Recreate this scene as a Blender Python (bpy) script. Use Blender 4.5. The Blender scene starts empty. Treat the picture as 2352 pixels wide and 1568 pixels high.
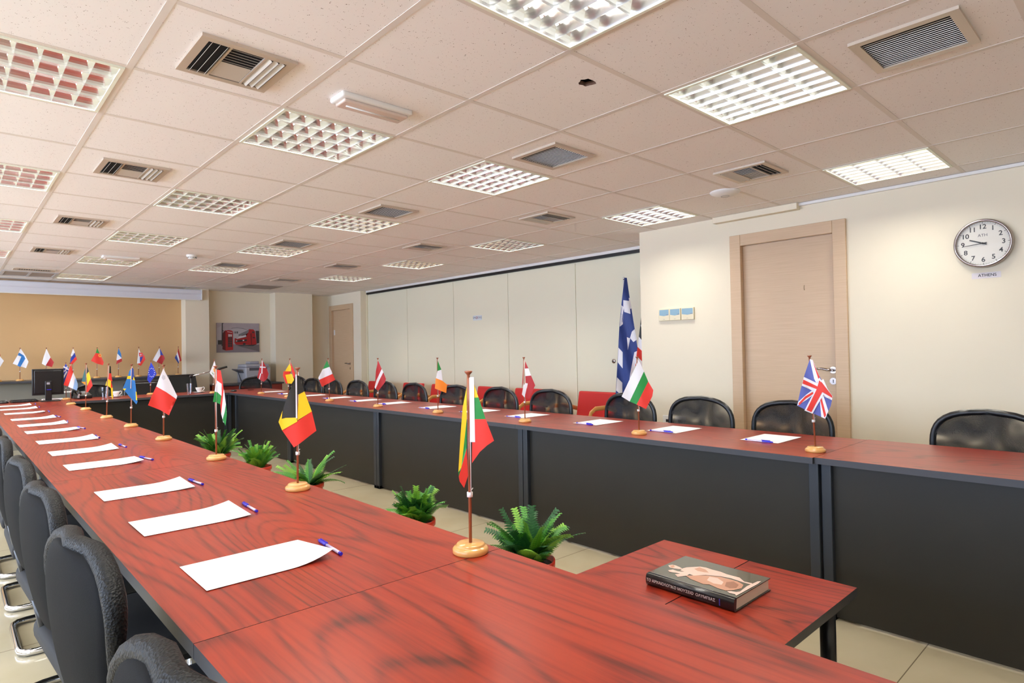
import bpy, bmesh, math, random
from mathutils import Vector, Matrix
random.seed(7)
S = bpy.context.scene
COL = S.collection
PI = math.pi
T = 0.6                      # ceiling module
H = 2.366                    # ceiling height
TZ = 0.74                    # table height
# ------------------------------------------------------------------ camera
FPX = 1410.749
yaw, pitch, roll = [math.radians(a) for a in (42.8214, 0.8263, -1.0314)]
cf = Vector((math.sin(yaw)*math.cos(pitch), math.cos(yaw)*math.cos(pitch), math.sin(pitch)))
cr0 = Vector((math.cos(yaw), -math.sin(yaw), 0)); cu0 = cr0.cross(cf)
cr = math.cos(roll)*cr0 + math.sin(roll)*cu0
cu = -math.sin(roll)*cr0 + math.cos(roll)*cu0
CP = Vector((-0.5331, -1.52358, 1.245))
cd = bpy.data.cameras.new('camera'); cam = bpy.data.objects.new('camera', cd); COL.objects.link(cam)
M = Matrix.Identity(4)
for i, v in enumerate((cr, cu, -cf)):
    for k in range(3): M[k][i] = v[k]
M.translation = CP
cam.matrix_world = M
cd.sensor_width = 36; cd.lens = 36*FPX/2352; cd.clip_start = 0.02
S.camera = cam
def ray(x, y): return cf + cr*((x-1176)/FPX) - cu*((y-784)/FPX)
def at(x, y, ax, val):
    d = ray(x, y); return CP + d*((val-CP[ax])/d[ax])
# ------------------------------------------------------------------ materials
def lin(c):
    return tuple(((v/255)/12.92 if v/255 <= 0.04045 else ((v/255+0.055)/1.055)**2.4) for v in c)
MC = {}
def mat(name, c=(200,200,200), rough=0.5, metal=0.0, spec=0.5, emit=None, es=1.0, alpha=None, bump=None, trans=0, coat=0, noise=None):
    if name in MC: return MC[name]
    m = bpy.data.materials.new(name); m.use_nodes = True
    nt = m.node_tree; b = nt.nodes['Principled BSDF']
    b.inputs['Base Color'].default_value = (*lin(c), 1)
    b.inputs['Roughness'].default_value = rough
    b.inputs['Metallic'].default_value = metal
    b.inputs['Specular IOR Level'].default_value = spec
    b.inputs['Transmission Weight'].default_value = trans
    b.inputs['Coat Weight'].default_value = coat
    if emit:
        b.inputs['Emission Color'].default_value = (*lin(emit), 1); b.inputs['Emission Strength'].default_value = es
    tc = None
    if bump or noise:
        tc = nt.nodes.new('ShaderNodeTexCoord')
    if noise:                                   # (scale, amount): slight colour unevenness of the material itself
        n = nt.nodes.new('ShaderNodeTexNoise'); n.inputs['Scale'].default_value = noise[0]; n.inputs['Detail'].default_value = 4
        nt.links.new(tc.outputs['Object'], n.inputs['Vector'])
        mx = nt.nodes.new('ShaderNodeMix'); mx.data_type = 'RGBA'
        mx.inputs[6].default_value = (*[v*(1-noise[1]) for v in lin(c)], 1)
        mx.inputs[7].default_value = (*[min(1, v*(1+noise[1])) for v in lin(c)], 1)
        nt.links.new(n.outputs['Fac'], mx.inputs[0]); nt.links.new(mx.outputs[2], b.inputs['Base Color'])
    if bump:                                    # (scale, strength)
        n = nt.nodes.new('ShaderNodeTexNoise'); n.inputs['Scale'].default_value = bump[0]
        nt.links.new(tc.outputs['Object'], n.inputs['Vector'])
        bp = nt.nodes.new('ShaderNodeBump'); bp.inputs['Strength'].default_value = bump[1]; bp.inputs['Distance'].default_value = 0.002
        nt.links.new(n.outputs['Fac'], bp.inputs['Height']); nt.links.new(bp.outputs['Normal'], b.inputs['Normal'])
    MC[name] = m
    return m
def nodes(m): return m.node_tree, m.node_tree.nodes['Principled BSDF']
def ramp(nt, src, stops):
    r = nt.nodes.new('ShaderNodeValToRGB')
    e = r.color_ramp.elements
    while len(e) < len(stops): e.new(0.5)
    for i, (p, c) in enumerate(stops):
        e[i].position = p; e[i].color = (*lin(c), 1)
    nt.links.new(src, r.inputs[0]); return r
def mth(nt, op, a, b=None, c=None):
    n = nt.nodes.new('ShaderNodeMath'); n.operation = op
    for i, v in enumerate((a, b, c)):
        if v is None: continue
        if isinstance(v, (int, float)): n.inputs[i].default_value = v
        else: nt.links.new(v, n.inputs[i])
    return n.outputs[0]
def make_wood(name, base, mid, dark, sx=2.8, sy=0.45, rings=11, rough=0.22):
    m = mat(name, base, rough); nt, b = nodes(m)
    tc = nt.nodes.new('ShaderNodeTexCoord'); oi = nt.nodes.new('ShaderNodeObjectInfo')
    off = nt.nodes.new('ShaderNodeVectorMath'); off.operation = 'SCALE'
    cmb = nt.nodes.new('ShaderNodeCombineXYZ')
    for k in range(3): nt.links.new(oi.outputs['Random'], cmb.inputs[k])
    nt.links.new(cmb.outputs[0], off.inputs[0]); off.inputs['Scale'].default_value = 17.0
    add = nt.nodes.new('ShaderNodeVectorMath'); add.operation = 'ADD'
    nt.links.new(tc.outputs['Object'], add.inputs[0]); nt.links.new(off.outputs[0], add.inputs[1])
    mp = nt.nodes.new('ShaderNodeMapping'); mp.inputs['Scale'].default_value = (sx, sy, 1)
    nt.links.new(add.outputs[0], mp.inputs[0])
    n = nt.nodes.new('ShaderNodeTexNoise'); n.inputs['Scale'].default_value = 1.0; n.inputs['Detail'].default_value = 0.6; n.inputs['Roughness'].default_value = 0.3
    nt.links.new(mp.outputs[0], n.inputs['Vector'])
    sep = nt.nodes.new('ShaderNodeSeparateXYZ'); nt.links.new(add.outputs[0], sep.inputs[0])
    v = mth(nt, 'ADD', mth(nt, 'MULTIPLY', n.outputs['Fac'], rings), mth(nt, 'MULTIPLY', sep.outputs[0], 5.0))
    fr = mth(nt, 'FRACT', v)
    lines = mth(nt, 'POWER', mth(nt, 'ADD', mth(nt, 'MULTIPLY', mth(nt, 'COSINE', mth(nt, 'MULTIPLY', v, 2*PI)), 0.5), 0.5), 5.0)
    # fine grain
    mp2 = nt.nodes.new('ShaderNodeMapping'); mp2.inputs['Scale'].default_value = (110, 4, 1)
    nt.links.new(add.outputs[0], mp2.inputs[0])
    n2 = nt.nodes.new('ShaderNodeTexNoise'); n2.inputs['Scale'].default_value = 1.0; n2.inputs['Detail'].default_value = 3
    nt.links.new(mp2.outputs[0], n2.inputs['Vector'])
    mp3 = nt.nodes.new('ShaderNodeMapping'); mp3.inputs['Scale'].default_value = (9, 0.8, 1)
    nt.links.new(add.outputs[0], mp3.inputs[0])
    n3 = nt.nodes.new('ShaderNodeTexNoise'); n3.inputs['Scale'].default_value = 1.0; n3.inputs['Detail'].default_value = 2
    nt.links.new(mp3.outputs[0], n3.inputs['Vector'])
    tot = mth(nt, 'ADD', mth(nt, 'MULTIPLY', lines, 0.45), mth(nt, 'MULTIPLY', mth(nt, 'SUBTRACT', n2.outputs['Fac'], 0.42), 1.3))
    tot = mth(nt, 'ADD', tot, mth(nt, 'MULTIPLY', mth(nt, 'SUBTRACT', n3.outputs['Fac'], 0.45), 0.7))
    r = ramp(nt, tot, [(0.0, base), (0.35, mid), (0.9, dark)])
    nt.links.new(r.outputs[0], b.inputs['Base Color'])
    return m
WOOD = make_wood('cherry_laminate', (156,50,28), (138,40,24), (70,22,16), rings=30, rough=0.29)
OAK = mat('oak_veneer', (200,172,138), 0.42)
nt, b = nodes(OAK)
tc = nt.nodes.new('ShaderNodeTexCoord'); mp = nt.nodes.new('ShaderNodeMapping'); mp.inputs['Scale'].default_value = (4, 4, 190)
nt.links.new(tc.outputs['Object'], mp.inputs[0])
n = nt.nodes.new('ShaderNodeTexNoise'); n.inputs['Scale'].default_value = 1.0; n.inputs['Detail'].default_value = 3
nt.links.new(mp.outputs[0], n.inputs['Vector'])
rr = ramp(nt, n.outputs['Fac'], [(0.3, (198,168,134)), (0.7, (207,178,145))])
nt.links.new(rr.outputs[0], b.inputs['Base Color'])
EDGE = mat('grey_edge_band', (62,63,68), 0.38)
PANEL = mat('charcoal_panel', (50,49,46), 0.42, spec=0.3, noise=(6, 0.06))
POST = mat('blue_grey_post', (48,54,62), 0.4)
BLACK = mat('black_plastic', (18,18,20), 0.35)
DARKGAP = mat('dark_void', (8,8,9), 0.9)
CHROME = mat('chrome', (215,215,218), 0.08, 1.0)
STEEL = mat('brushed_steel', (170,160,158), 0.22, 1.0)
ALU = mat('anodised_aluminium', (200,186,170), 0.4, 0.3)
SLAT = mat('vent_slat', (196,188,180), 0.35, 0.2)
WHITE = mat('white_plastic', (228,226,222), 0.4)
PAPER = mat('paper', (250,250,252), 0.8)
CREAMP = mat('cream_plastic', (220,210,180), 0.5)
LCD = mat('lcd_window', (116,152,170), 0.3)
BWOOD = mat('pale_beech', (214,160,92), 0.25, coat=0.3, noise=(20, 0.08))
ROD = mat('brown_wood_rod', (150,84,56), 0.35)
REDF = mat('red_upholstery', (196,38,36), 0.65, bump=(300, 0.2))
BENT = mat('bent_beech_arm', (206,150,84), 0.3)
REDPOT = mat('red_plastic_pot', (200,52,32), 0.35)
SOIL = mat('soil', (40,28,20), 0.95)
CABR = mat('red_brown_cabinet', (132,44,36), 0.35)
def make_wall(name, c):
    return mat(name, c, 0.85, spec=0.2, bump=(900, 0.25), noise=(3, 0.02))
WALLM = make_wall('cream_wall_paint', (232,222,200))
TANM = make_wall('tan_wall_paint', (216,177,128))
PARTM = mat('partition_laminate', (230,225,200), 0.5, bump=(500, 0.1), noise=(2, 0.015))
GREYP = mat('grey_ledge_panel', (128,124,114), 0.6)
# ceiling tile: mineral fibre with pin holes
CEIL = mat('mineral_tile', (224,208,196), 0.9, spec=0.1)
nt, b = nodes(CEIL)
tc = nt.nodes.new('ShaderNodeTexCoord')
vo = nt.nodes.new('ShaderNodeTexVoronoi'); vo.inputs['Scale'].default_value = 150
nt.links.new(tc.outputs['Object'], vo.inputs['Vector'])
nn = nt.nodes.new('ShaderNodeTexNoise'); nn.inputs['Scale'].default_value = 60; nn.inputs['Detail'].default_value = 2
nt.links.new(tc.outputs['Object'], nn.inputs['Vector'])
pit = mth(nt, 'LESS_THAN', vo.outputs['Distance'], mth(nt, 'MULTIPLY', mth(nt, 'SUBTRACT', nn.outputs['Fac'], 0.45), 1.15))
mx = nt.nodes.new('ShaderNodeMix'); mx.data_type = 'RGBA'
mx.inputs[6].default_value = (*lin((242,238,236)), 1); mx.inputs[7].default_value = (*lin((146,130,122)), 1)
nt.links.new(pit, mx.inputs[0]); nt.links.new(mx.outputs[2], b.inputs['Base Color'])
TBAR = mat('ceiling_bar', (222,214,206), 0.6)
# floor: large polished cream tiles with thin joints
FLOORM = mat('polished_floor_tile', (206,196,166), 0.12, spec=0.5)
nt, b = nodes(FLOORM)
geo = nt.nodes.new('ShaderNodeNewGeometry'); sp = nt.nodes.new('ShaderNodeSeparateXYZ'); nt.links.new(geo.outputs['Position'], sp.inputs[0])
def joint(axis, off):
    f = mth(nt, 'FRACT', mth(nt, 'DIVIDE', mth(nt, 'ADD', sp.outputs[axis], off), 0.9))
    return mth(nt, 'LESS_THAN', mth(nt, 'ABSOLUTE', mth(nt, 'SUBTRACT', f, 0.5)), 0.0022)
jj = mth(nt, 'MAXIMUM', joint(0, 0.62), joint(1, 0.802+0.45))
nn = nt.nodes.new('ShaderNodeTexNoise'); nn.inputs['Scale'].default_value = 2.2; nn.inputs['Detail'].default_value = 6
nt.links.new(geo.outputs['Position'], nn.inputs['Vector'])
rr = ramp(nt, nn.outputs['Fac'], [(0.3, (190,178,148)), (0.7, (202,191,164))])
mx = nt.nodes.new('ShaderNodeMix'); mx.data_type = 'RGBA'; mx.inputs[7].default_value = (*lin((120,108,88)), 1)
nt.links.new(rr.outputs[0], mx.inputs[6]); nt.links.new(jj, mx.inputs[0]); nt.links.new(mx.outputs[2], b.inputs['Base Color'])
# chair mesh: fine black weave that lets some of the background through
def make_mesh(name, lo, hi):
    m = mat(name, (16,16,17), 0.45, bump=None); nt, b = nodes(m)
    out = nt.nodes['Material Output']
    tr = nt.nodes.new('ShaderNodeBsdfTransparent'); ms = nt.nodes.new('ShaderNodeMixShader')
    tc = nt.nodes.new('ShaderNodeTexCoord')
    mp = nt.nodes.new('ShaderNodeMapping'); mp.inputs['Rotation'].default_value = (0.5, 0.3, 0); nt.links.new(tc.outputs['Object'], mp.inputs[0])
    w = nt.nodes.new('ShaderNodeTexWave'); w.inputs['Scale'].default_value = 3.2; w.inputs['Distortion'].default_value = 9; w.inputs['Detail'].default_value = 1; w.inputs['Detail Scale'].default_value = 1.4
    nt.links.new(mp.outputs[0], w.inputs['Vector'])
    fac = mth(nt, 'ADD', mth(nt, 'MULTIPLY', mth(nt, 'POWER', w.outputs['Fac'], 2.0), hi-lo), lo)
    vo = nt.nodes.new('ShaderNodeTexVoronoi'); vo.inputs['Scale'].default_value = 240; nt.links.new(tc.outputs['Object'], vo.inputs['Vector'])
    bp = nt.nodes.new('ShaderNodeBump'); bp.inputs['Strength'].default_value = 0.8; bp.inputs['Distance'].default_value = 0.003
    nt.links.new(vo.outputs['Distance'], bp.inputs['Height']); nt.links.new(bp.outputs['Normal'], b.inputs['Normal'])
    nt.links.new(fac, ms.inputs[0]); nt.links.new(b.outputs[0], ms.inputs[1]); nt.links.new(tr.outputs[0], ms.inputs[2])
    nt.links.new(ms.outputs[0], out.inputs[0])
    return m
MESHM = make_mesh('black_chair_mesh', 0.12, 1.0)
FABS = mat('smooth_charcoal_fabric', (10,11,14), 0.8, spec=0.12, bump=(700, 0.3))
FABM = mat('charcoal_chair_fabric', (7,8,10), 0.5, spec=0.2)
nt, b = nodes(FABM)
tc = nt.nodes.new('ShaderNodeTexCoord'); vo = nt.nodes.new('ShaderNodeTexVoronoi'); vo.inputs['Scale'].default_value = 230
nt.links.new(tc.outputs['Object'], vo.inputs['Vector'])
bp = nt.nodes.new('ShaderNodeBump'); bp.inputs['Strength'].default_value = 0.55; bp.inputs['Distance'].default_value = 0.003
nt.links.new(vo.outputs['Distance'], bp.inputs['Height']); nt.links.new(bp.outputs['Normal'], b.inputs['Normal'])
# ------------------------------------------------------------------ mesh helpers
def box(bm, x0, x1, y0, y1, z0, z1, mi=0, top=None):
    vs = [bm.verts.new(p) for p in ((x0,y0,z0),(x1,y0,z0),(x1,y1,z0),(x0,y1,z0),(x0,y0,z1),(x1,y0,z1),(x1,y1,z1),(x0,y1,z1))]
    for k, f in enumerate(((3,2,1,0),(4,5,6,7),(0,1,5,4),(1,2,6,5),(2,3,7,6),(3,0,4,7))):
        fc = bm.faces.new([vs[i] for i in f]); fc.material_index = top if (k == 1 and top is not None) else mi
    return vs
def rbox(bm, x0, x1, y0, y1, z0, z1, r=0.01, seg=2, mi=0):
    n0 = len(bm.verts); vs = box(bm, x0, x1, y0, y1, z0, z1, mi)
    es = list({e for v in vs for e in v.link_edges})
    g = bmesh.ops.bevel(bm, geom=es, offset=r, segments=seg, profile=0.6, affect='EDGES', clamp_overlap=True)
    for f in g['faces']: f.material_index = mi; f.smooth = True
def lathe(bm, prof, seg=24, c=(0,0,0), mi=0, smooth=True):
    rings = []
    for r, z in prof:
        if r < 1e-6: rings.append([bm.verts.new((c[0], c[1], c[2]+z))])
        else: rings.append([bm.verts.new((c[0]+r*math.cos(2*PI*k/seg), c[1]+r*math.sin(2*PI*k/seg), c[2]+z)) for k in range(seg)])
    for a, b_ in zip(rings, rings[1:]):
        for k in range(seg):
            q = (k+1) % seg
            if len(a) == 1 and len(b_) == 1: continue
            if len(a) == 1: f = bm.faces.new([a[0], b_[q], b_[k]][::-1])
            elif len(b_) == 1: f = bm.faces.new([a[k], a[q], b_[0]])
            else: f = bm.faces.new([a[k], a[q], b_[q], b_[k]])
            f.material_index = mi; f.smooth = smooth
def tube(bm, pts, r, seg=8, closed=False, mi=0, r2=None):
    pts = [Vector(p) for p in pts]; n = len(pts); rings = []
    up = Vector((0,0,1)); prev = None
    for i, p in enumerate(pts):
        if closed: t = pts[(i+1) % n]-pts[i-1]
        else: t = pts[min(i+1, n-1)]-pts[max(i-1, 0)]
        t.normalize()
        if prev is None:
            a = t.cross(up)
            if a.length < 1e-3: a = t.cross(Vector((1,0,0)))
        else: a = prev-t*prev.dot(t)
        a.normalize(); prev = a; b_ = t.cross(a)
        rr_ = r[i] if isinstance(r, (list, tuple)) else r
        rb = r2 if r2 else rr_
        rings.append([bm.verts.new(p+a*rr_*math.cos(2*PI*k/seg)+b_*rb*math.sin(2*PI*k/seg)) for k in range(seg)])
    for i in range(n if closed else n-1):
        A, B = rings[i], rings[(i+1) % n]
        for k in range(seg):
            q = (k+1) % seg
            f = bm.faces.new([A[k], B[k], B[q], A[q]]); f.smooth = True; f.material_index = mi
    if not closed:
        for R_, rev in ((rings[0], False), (rings[-1], True)):
            f = bm.faces.new(R_[::-1] if rev else R_); f.material_index = mi
def poly(bm, pts, mi=0):
    f = bm.faces.new([bm.verts.new(p) for p in pts]); f.material_index = mi; return f
def obj(name, bm, mats, parent=None, fix=True):
    if fix and bm.faces: bmesh.ops.recalc_face_normals(bm, faces=bm.faces[:])
    me = bpy.data.meshes.new(name); bm.to_mesh(me); bm.free()
    for m in (mats if isinstance(mats, (list, tuple)) else [mats]): me.materials.append(m)
    o = bpy.data.objects.new(name, me); COL.objects.link(o)
    if parent: o.parent = parent
    return o
def tag(o, label, cat, group=None):
    o['label'] = label; o['category'] = cat
    if group: o['group'] = group
    return o
def thing(name, label, cat, loc=(0,0,0), rz=0, group=None):
    o = bpy.data.objects.new(name, None); o.empty_display_size = 0.05; COL.objects.link(o)
    o.location = loc; o.rotation_euler = (0,0,rz)
    return tag(o, label, cat, group)
def struct(name, bm, m, parent=None, fix=True):
    o = obj(name, bm, m, parent, fix); o['kind'] = 'structure'; return o
def dup(root, loc, rz=None, label=None, group=None):
    r = root.copy(); COL.objects.link(r); r.location = loc
    if rz is not None: r.rotation_euler = (0,0,rz)
    if label: r['label'] = label
    if group: r['group'] = group
    for ch in list(root.children):
        c = ch.copy(); COL.objects.link(c); c.parent = r
        for g in ch.children:
            d = g.copy(); COL.objects.link(d); d.parent = c
    return r
def text_part(name, parts, m, parent, thick=0.0005, bold=0.0):
    """parts: (string, size, matrix).  All joined into one lettering mesh."""
    bm = bmesh.new()
    for s, size, mw in parts:
        cu_ = bpy.data.curves.new('t', 'FONT'); cu_.body = s; cu_.size = size; cu_.align_x = 'CENTER'; cu_.align_y = 'CENTER'; cu_.extrude = thick; cu_.offset = size*bold
        to = bpy.data.objects.new('t', cu_); COL.objects.link(to)
        bpy.context.view_layer.update()
        me = bpy.data.meshes.new_from_object(to)
        me.transform(mw); bm.from_mesh(me)
        bpy.data.objects.remove(to); bpy.data.curves.remove(cu_); bpy.data.meshes.remove(me)
    return obj(name, bm, m, parent, fix=False)
# ------------------------------------------------------------------ room shell
XL, XR, XP, YB, YF = -4.2, 4.45, 5.12, -3.4, 9.75
YC = 2.0; YJ = 8.45; XD = 5.0
bm = bmesh.new(); box(bm, XL-0.3, 5.5, YB-0.2, YF+0.3, -0.1, 0.0); struct('floor', bm, FLOORM)
lights = [(-1,2),(-1,5),(-1,8),(-1,11),(1,-1),(1,2),(1,5),(1,8),(1,11),(1,14),(3,-1),(3,2),(3,5),(3,8),(3,11),(6,-1),(6,2),(6,5),(6,8),(6,11),(-3,-1),(-3,2),(-3,5),(-3,8),(-1,-1),(-6,2),(-6,5),(-6,8)]
lset = set(lights)
bm = bmesh.new()
zt = H+0.0015
HOLE = (2.435*T, 0.226*T)
for c in range(-8, 10):
    for j in range(-6, 17):
        x0, x1, y0, y1 = max(c*T, XL), min(c*T+T, 5.3), max(j*T, YB), min(j*T+T, YF)
        if x1 <= x0 or y1 <= y0 or (c, j) in lset: continue
        if (c, j) == (2, 0):
            k = 14; outer = []; inner = []; lo = []
            for q in range(k):
                a = 2*PI*q/k; r = 0.036*(1+0.22*random.uniform(-1, 1)); dx, dy = math.cos(a), math.sin(a)
                inner.append(bm.verts.new((HOLE[0]+r*dx*1.1, HOLE[1]+r*dy, zt))); lo.append(bm.verts.new((HOLE[0]+r*dx*1.1, HOLE[1]+r*dy, zt+0.018)))
                tx = ((x1-HOLE[0]) if dx > 0 else (x0-HOLE[0]))/dx if abs(dx) > 1e-6 else 1e9
                ty = ((y1-HOLE[1]) if dy > 0 else (y0-HOLE[1]))/dy if abs(dy) > 1e-6 else 1e9
                t = min(tx, ty); outer.append(bm.verts.new((HOLE[0]+t*dx, HOLE[1]+t*dy, zt)))
            for q in range(k):
                w = (q+1) % k
                bm.faces.new([outer[q], outer[w], inner[w], inner[q]]); bm.faces.new([inner[q], inner[w], lo[w], lo[q]]).material_index = 1
            cs = [(x0,y0),(x1,y0),(x1,y1),(x0,y1)]
            for q in range(k):                       # fill the square's corners
                w = (q+1) % k; a, b2 = outer[q].co, outer[w].co
                if abs(a.x-b2.x) > 1e-4 and abs(a.y-b2.y) > 1e-4:
                    cx = a.x if (abs(a.x-x0) < 1e-4 or abs(a.x-x1) < 1e-4) else b2.x
                    cy = a.y if (abs(a.y-y0) < 1e-4 or abs(a.y-y1) < 1e-4) else b2.y
                    bm.faces.new([outer[q], bm.verts.new((cx, cy, zt)), outer[w]])
            continue
        poly(bm, [(x0,y0,zt),(x0,y1,zt),(x1,y1,zt),(x1,y0,zt)])
struct('ceiling', bm, [CEIL, mat('tile_core', (112,84,70), 0.95)], fix=False)
bm = bmesh.new()
for c in range(-7, 9):
    box(bm, c*T-0.012, c*T+0.012, YB, YF, H-0.0005, H+0.0012)
for j in range(-5, 17):
    box(bm, XL, 5.3, j*T-0.012, j*T+0.012, H, H+0.0012)
struct('trim_1', bm, TBAR)
bm = bmesh.new(); box(bm, XL-0.2, 5.4, YB-0.2, YF+0.2, H+0.35, H+0.45); struct('ceiling_slab', bm, DARKGAP)
def wallbox(name, x0, x1, y0, y1, z0=0, z1=H+0.4, m=WALLM):
    bm = bmesh.new(); box(bm, x0, x1, y0, y1, z0, z1); return struct(name, bm, m)
# right wall beside the camera, with the door opening 0.19..0.98 x 2.12
DY0, DY1, DZ = 0.20, 0.995, 2.125
bm = bmesh.new()
box(bm, XR, XR+0.12, YB, DY0, 0, H+0.4); box(bm, XR, XR+0.12, DY1, YC, 0, H+0.4); box(bm, XR, XR+0.12, DY0, DY1, DZ, H+0.4)
box(bm, XR+0.12, XP+0.1, YC-0.12, YC, 0, H+0.4)
struct('wall_right', bm, WALLM)
# right wall far part with the second door
EY0, EY1, EZ = 8.79, 9.59, 2.10
bm = bmesh.new()
box(bm, XD, XD+0.3, YJ, EY0, 0, H+0.4); box(bm, XD, XD+0.3, EY1, YF, 0, H+0.4); box(bm, XD, XD+0.3, EY0, EY1, EZ, H+0.4)
struct('wall_right_far', bm, WALLM)
wallbox('wall_back', XL-0.2, 5.4, YB-0.15, YB)
# far wall: tan niche, two piers, the picture bay
wallbox('wall_far_niche', XL, 2.39, YF, YF+0.15, m=TANM)
wallbox('wall_far', 2.39, 5.3, YF, YF+0.15)
wallbox('wall_far_pier', 2.39, 2.75, 9.5, YF)
wallbox('wall_far_pier_wide', 3.87, 4.57, 9.5, YF)
# left wall with five windows (outside the frame; they let the daylight in)
bm = bmesh.new()
WY = [(-3.0,-1.2),(-0.8,1.2),(1.6,3.6),(4.0,6.0),(6.4,9.3)]
box(bm, XL-0.2, XL, YB, YF, 0, 0.85); box(bm, XL-0.2, XL, YB, YF, 2.25, H+0.4)
ys = [YB]+[v for w in WY for v in w]+[YF]
for k in range(0, len(ys), 2): box(bm, XL-0.2, XL, ys[k], ys[k+1], 0.85, 2.25)
struct('wall_left', bm, WALLM)
for k, (a, b2) in enumerate(WY):
    bm = bmesh.new(); ym = (a+b2)/2
    for q in (a, ym-0.03, b2-0.05): box(bm, XL-0.12, XL-0.06, q, q+0.05, 0.85, 2.25)
    for z in (0.85, 2.2): box(bm, XL-0.12, XL-0.06, a, b2, z, z+0.05)
    struct('window_%d' % (k+1), bm, WHITE)
    ld = bpy.data.lights.new('window_portal', 'AREA'); ld.shape = 'RECTANGLE'; ld.size = 1.4; ld.size_y = b2-a
    ld.cycles.is_portal = True
    lo_ = bpy.data.objects.new('window_portal', ld); COL.objects.link(lo_); lo_.location = (XL-0.03, ym, 1.55); lo_.rotation_euler = (0, -PI/2, 0)
# folding partition
pj = [YC, 3.42, 4.64, 5.86, 7.12, YJ-0.02]
for a, b2 in zip(pj, pj[1:]):
    pass
bm = bmesh.new()
for a, b2 in zip(pj, pj[1:]):
    box(bm, XP, XP+0.05, a+0.004, b2-0.004, 0.02, 2.29)
box(bm, XP+0.012, XP+0.2, YC, YJ, 0, H+0.4)
part = struct('wall_partition', bm, PARTM)
bm = bmesh.new(); box(bm, XP-0.02, XP+0.02, YC, YJ-0.03, 2.30, 2.335); struct('trim_2', bm, BLACK)
bm = bmesh.new(); box(bm, XP-0.03, XP+0.02, YC, YJ-0.03, 2.335, H+0.004); struct('trim_3', bm, WHITE)
bm = bmesh.new(); box(bm, XP-0.015, XP+0.03, YJ-0.045, YJ-0.001, 0, 2.34); struct('trim_4', bm, CREAMP)
bm = bmesh.new(); rbox(bm, XR-0.065, XR, 0.47, 1.19, 2.315, H, 0.004); struct('trim_5', bm, WALLM)
bm = bmesh.new(); box(bm, XR-0.025, XR+0.001, YB, 0.47, H-0.022, H-0.001); struct('trim_6', bm, WHITE)
# doors
def door(name, xf, y0, y1, z1, handle_y, m=OAK, mark=False):
    """frame front at xf, facing -X."""
    w = 0.095
    bm = bmesh.new()
    for (a, b2, c, d) in ((y0-w+0.03, y0+0.03, 0, z1+w-0.03), (y1-0.03, y1+w-0.03, 0, z1+w-0.03)):
        rbox(bm, xf-0.022, xf+0.0, a, b2, c, d, 0.004)
    rbox(bm, xf-0.022, xf+0.0, y0+0.03, y1-0.03, z1-0.03, z1+w-0.03, 0.004)
    for (a, b2) in ((y0, y0+0.028), (y1-0.028, y1)): rbox(bm, xf-0.012, xf+0.11, a, b2, 0, z1, 0.004)
    rbox(bm, xf-0.012, xf+0.11, y0+0.028, y1-0.028, z1-0.028, z1, 0.004)
    fr = struct(name, bm, m)
    bm = bmesh.new(); box(bm, xf+0.028, xf+0.068, y0+0.03, y1-0.03, 0.004, z1-0.03)
    leaf = struct('door_leaf', bm, m, fr)
    bm = bmesh.new()
    hx = xf+0.028
    tube(bm, [(hx, handle_y, 1.05), (hx-0.045, handle_y, 1.05)], 0.010)
    s = 1
    tube(bm, [(hx-0.045, handle_y, 1.05), (hx-0.05, handle_y+0.03*s, 1.052), (hx-0.05, handle_y+0.07*s, 1.062), (hx-0.05, handle_y+0.13*s, 1.058)], [0.010,0.010,0.009,0.007])
    tube(bm, [(hx+0.001, handle_y, 1.05), (hx-0.008, handle_y, 1.05)], 0.026, 20)
    struct('door_handle', bm, STEEL, leaf)
    bm = bmesh.new(); tube(bm, [(hx+0.001, handle_y, 0.965), (hx-0.008, handle_y, 0.965)], 0.026, 20)
    box(bm, hx-0.0095, hx-0.007, handle_y-0.003, handle_y+0.003, 0.953, 0.977, 1); ky = struct('keyhole', bm, [STEEL, BLACK], leaf)
    return fr, leaf
d1, leaf1 = door('door_1', XR, DY0-0.0, DY1, DZ, 0.262)
bm = bmesh.new(); tube(bm, [(XR+0.029, 0.46+0.006*math.cos(t), 1.70+0.02*t) for t in (-1,-0.5,0,0.5,1)], 0.004); struct('hook_stain', bm, mat('tan_scuff', (165,138,108), 0.6), leaf1)
d2, leaf2 = door('door_2', XD, EY0, EY1, EZ, 8.90)
bm = bmesh.new(); box(bm, XD+0.022, XD+0.029, 9.50, 9.545, 1.60, 1.70); struct('hinge_plate', bm, WHITE, leaf2)
# ledge in front of the niche
bm = bmesh.new(); rbox(bm, XL, 2.385, 9.12, YF, 0.915, 0.945, 0.003)
tag(obj('ledge_top', bm, EDGE), 'dark grey ledge top under the row of flags along the tan wall', 'ledge')
bm = bmesh.new(); box(bm, XL, 2.38, 9.26, 9.30, 0.0, 0.915)
struct('wall_ledge_panel', bm, GREYP)
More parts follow.
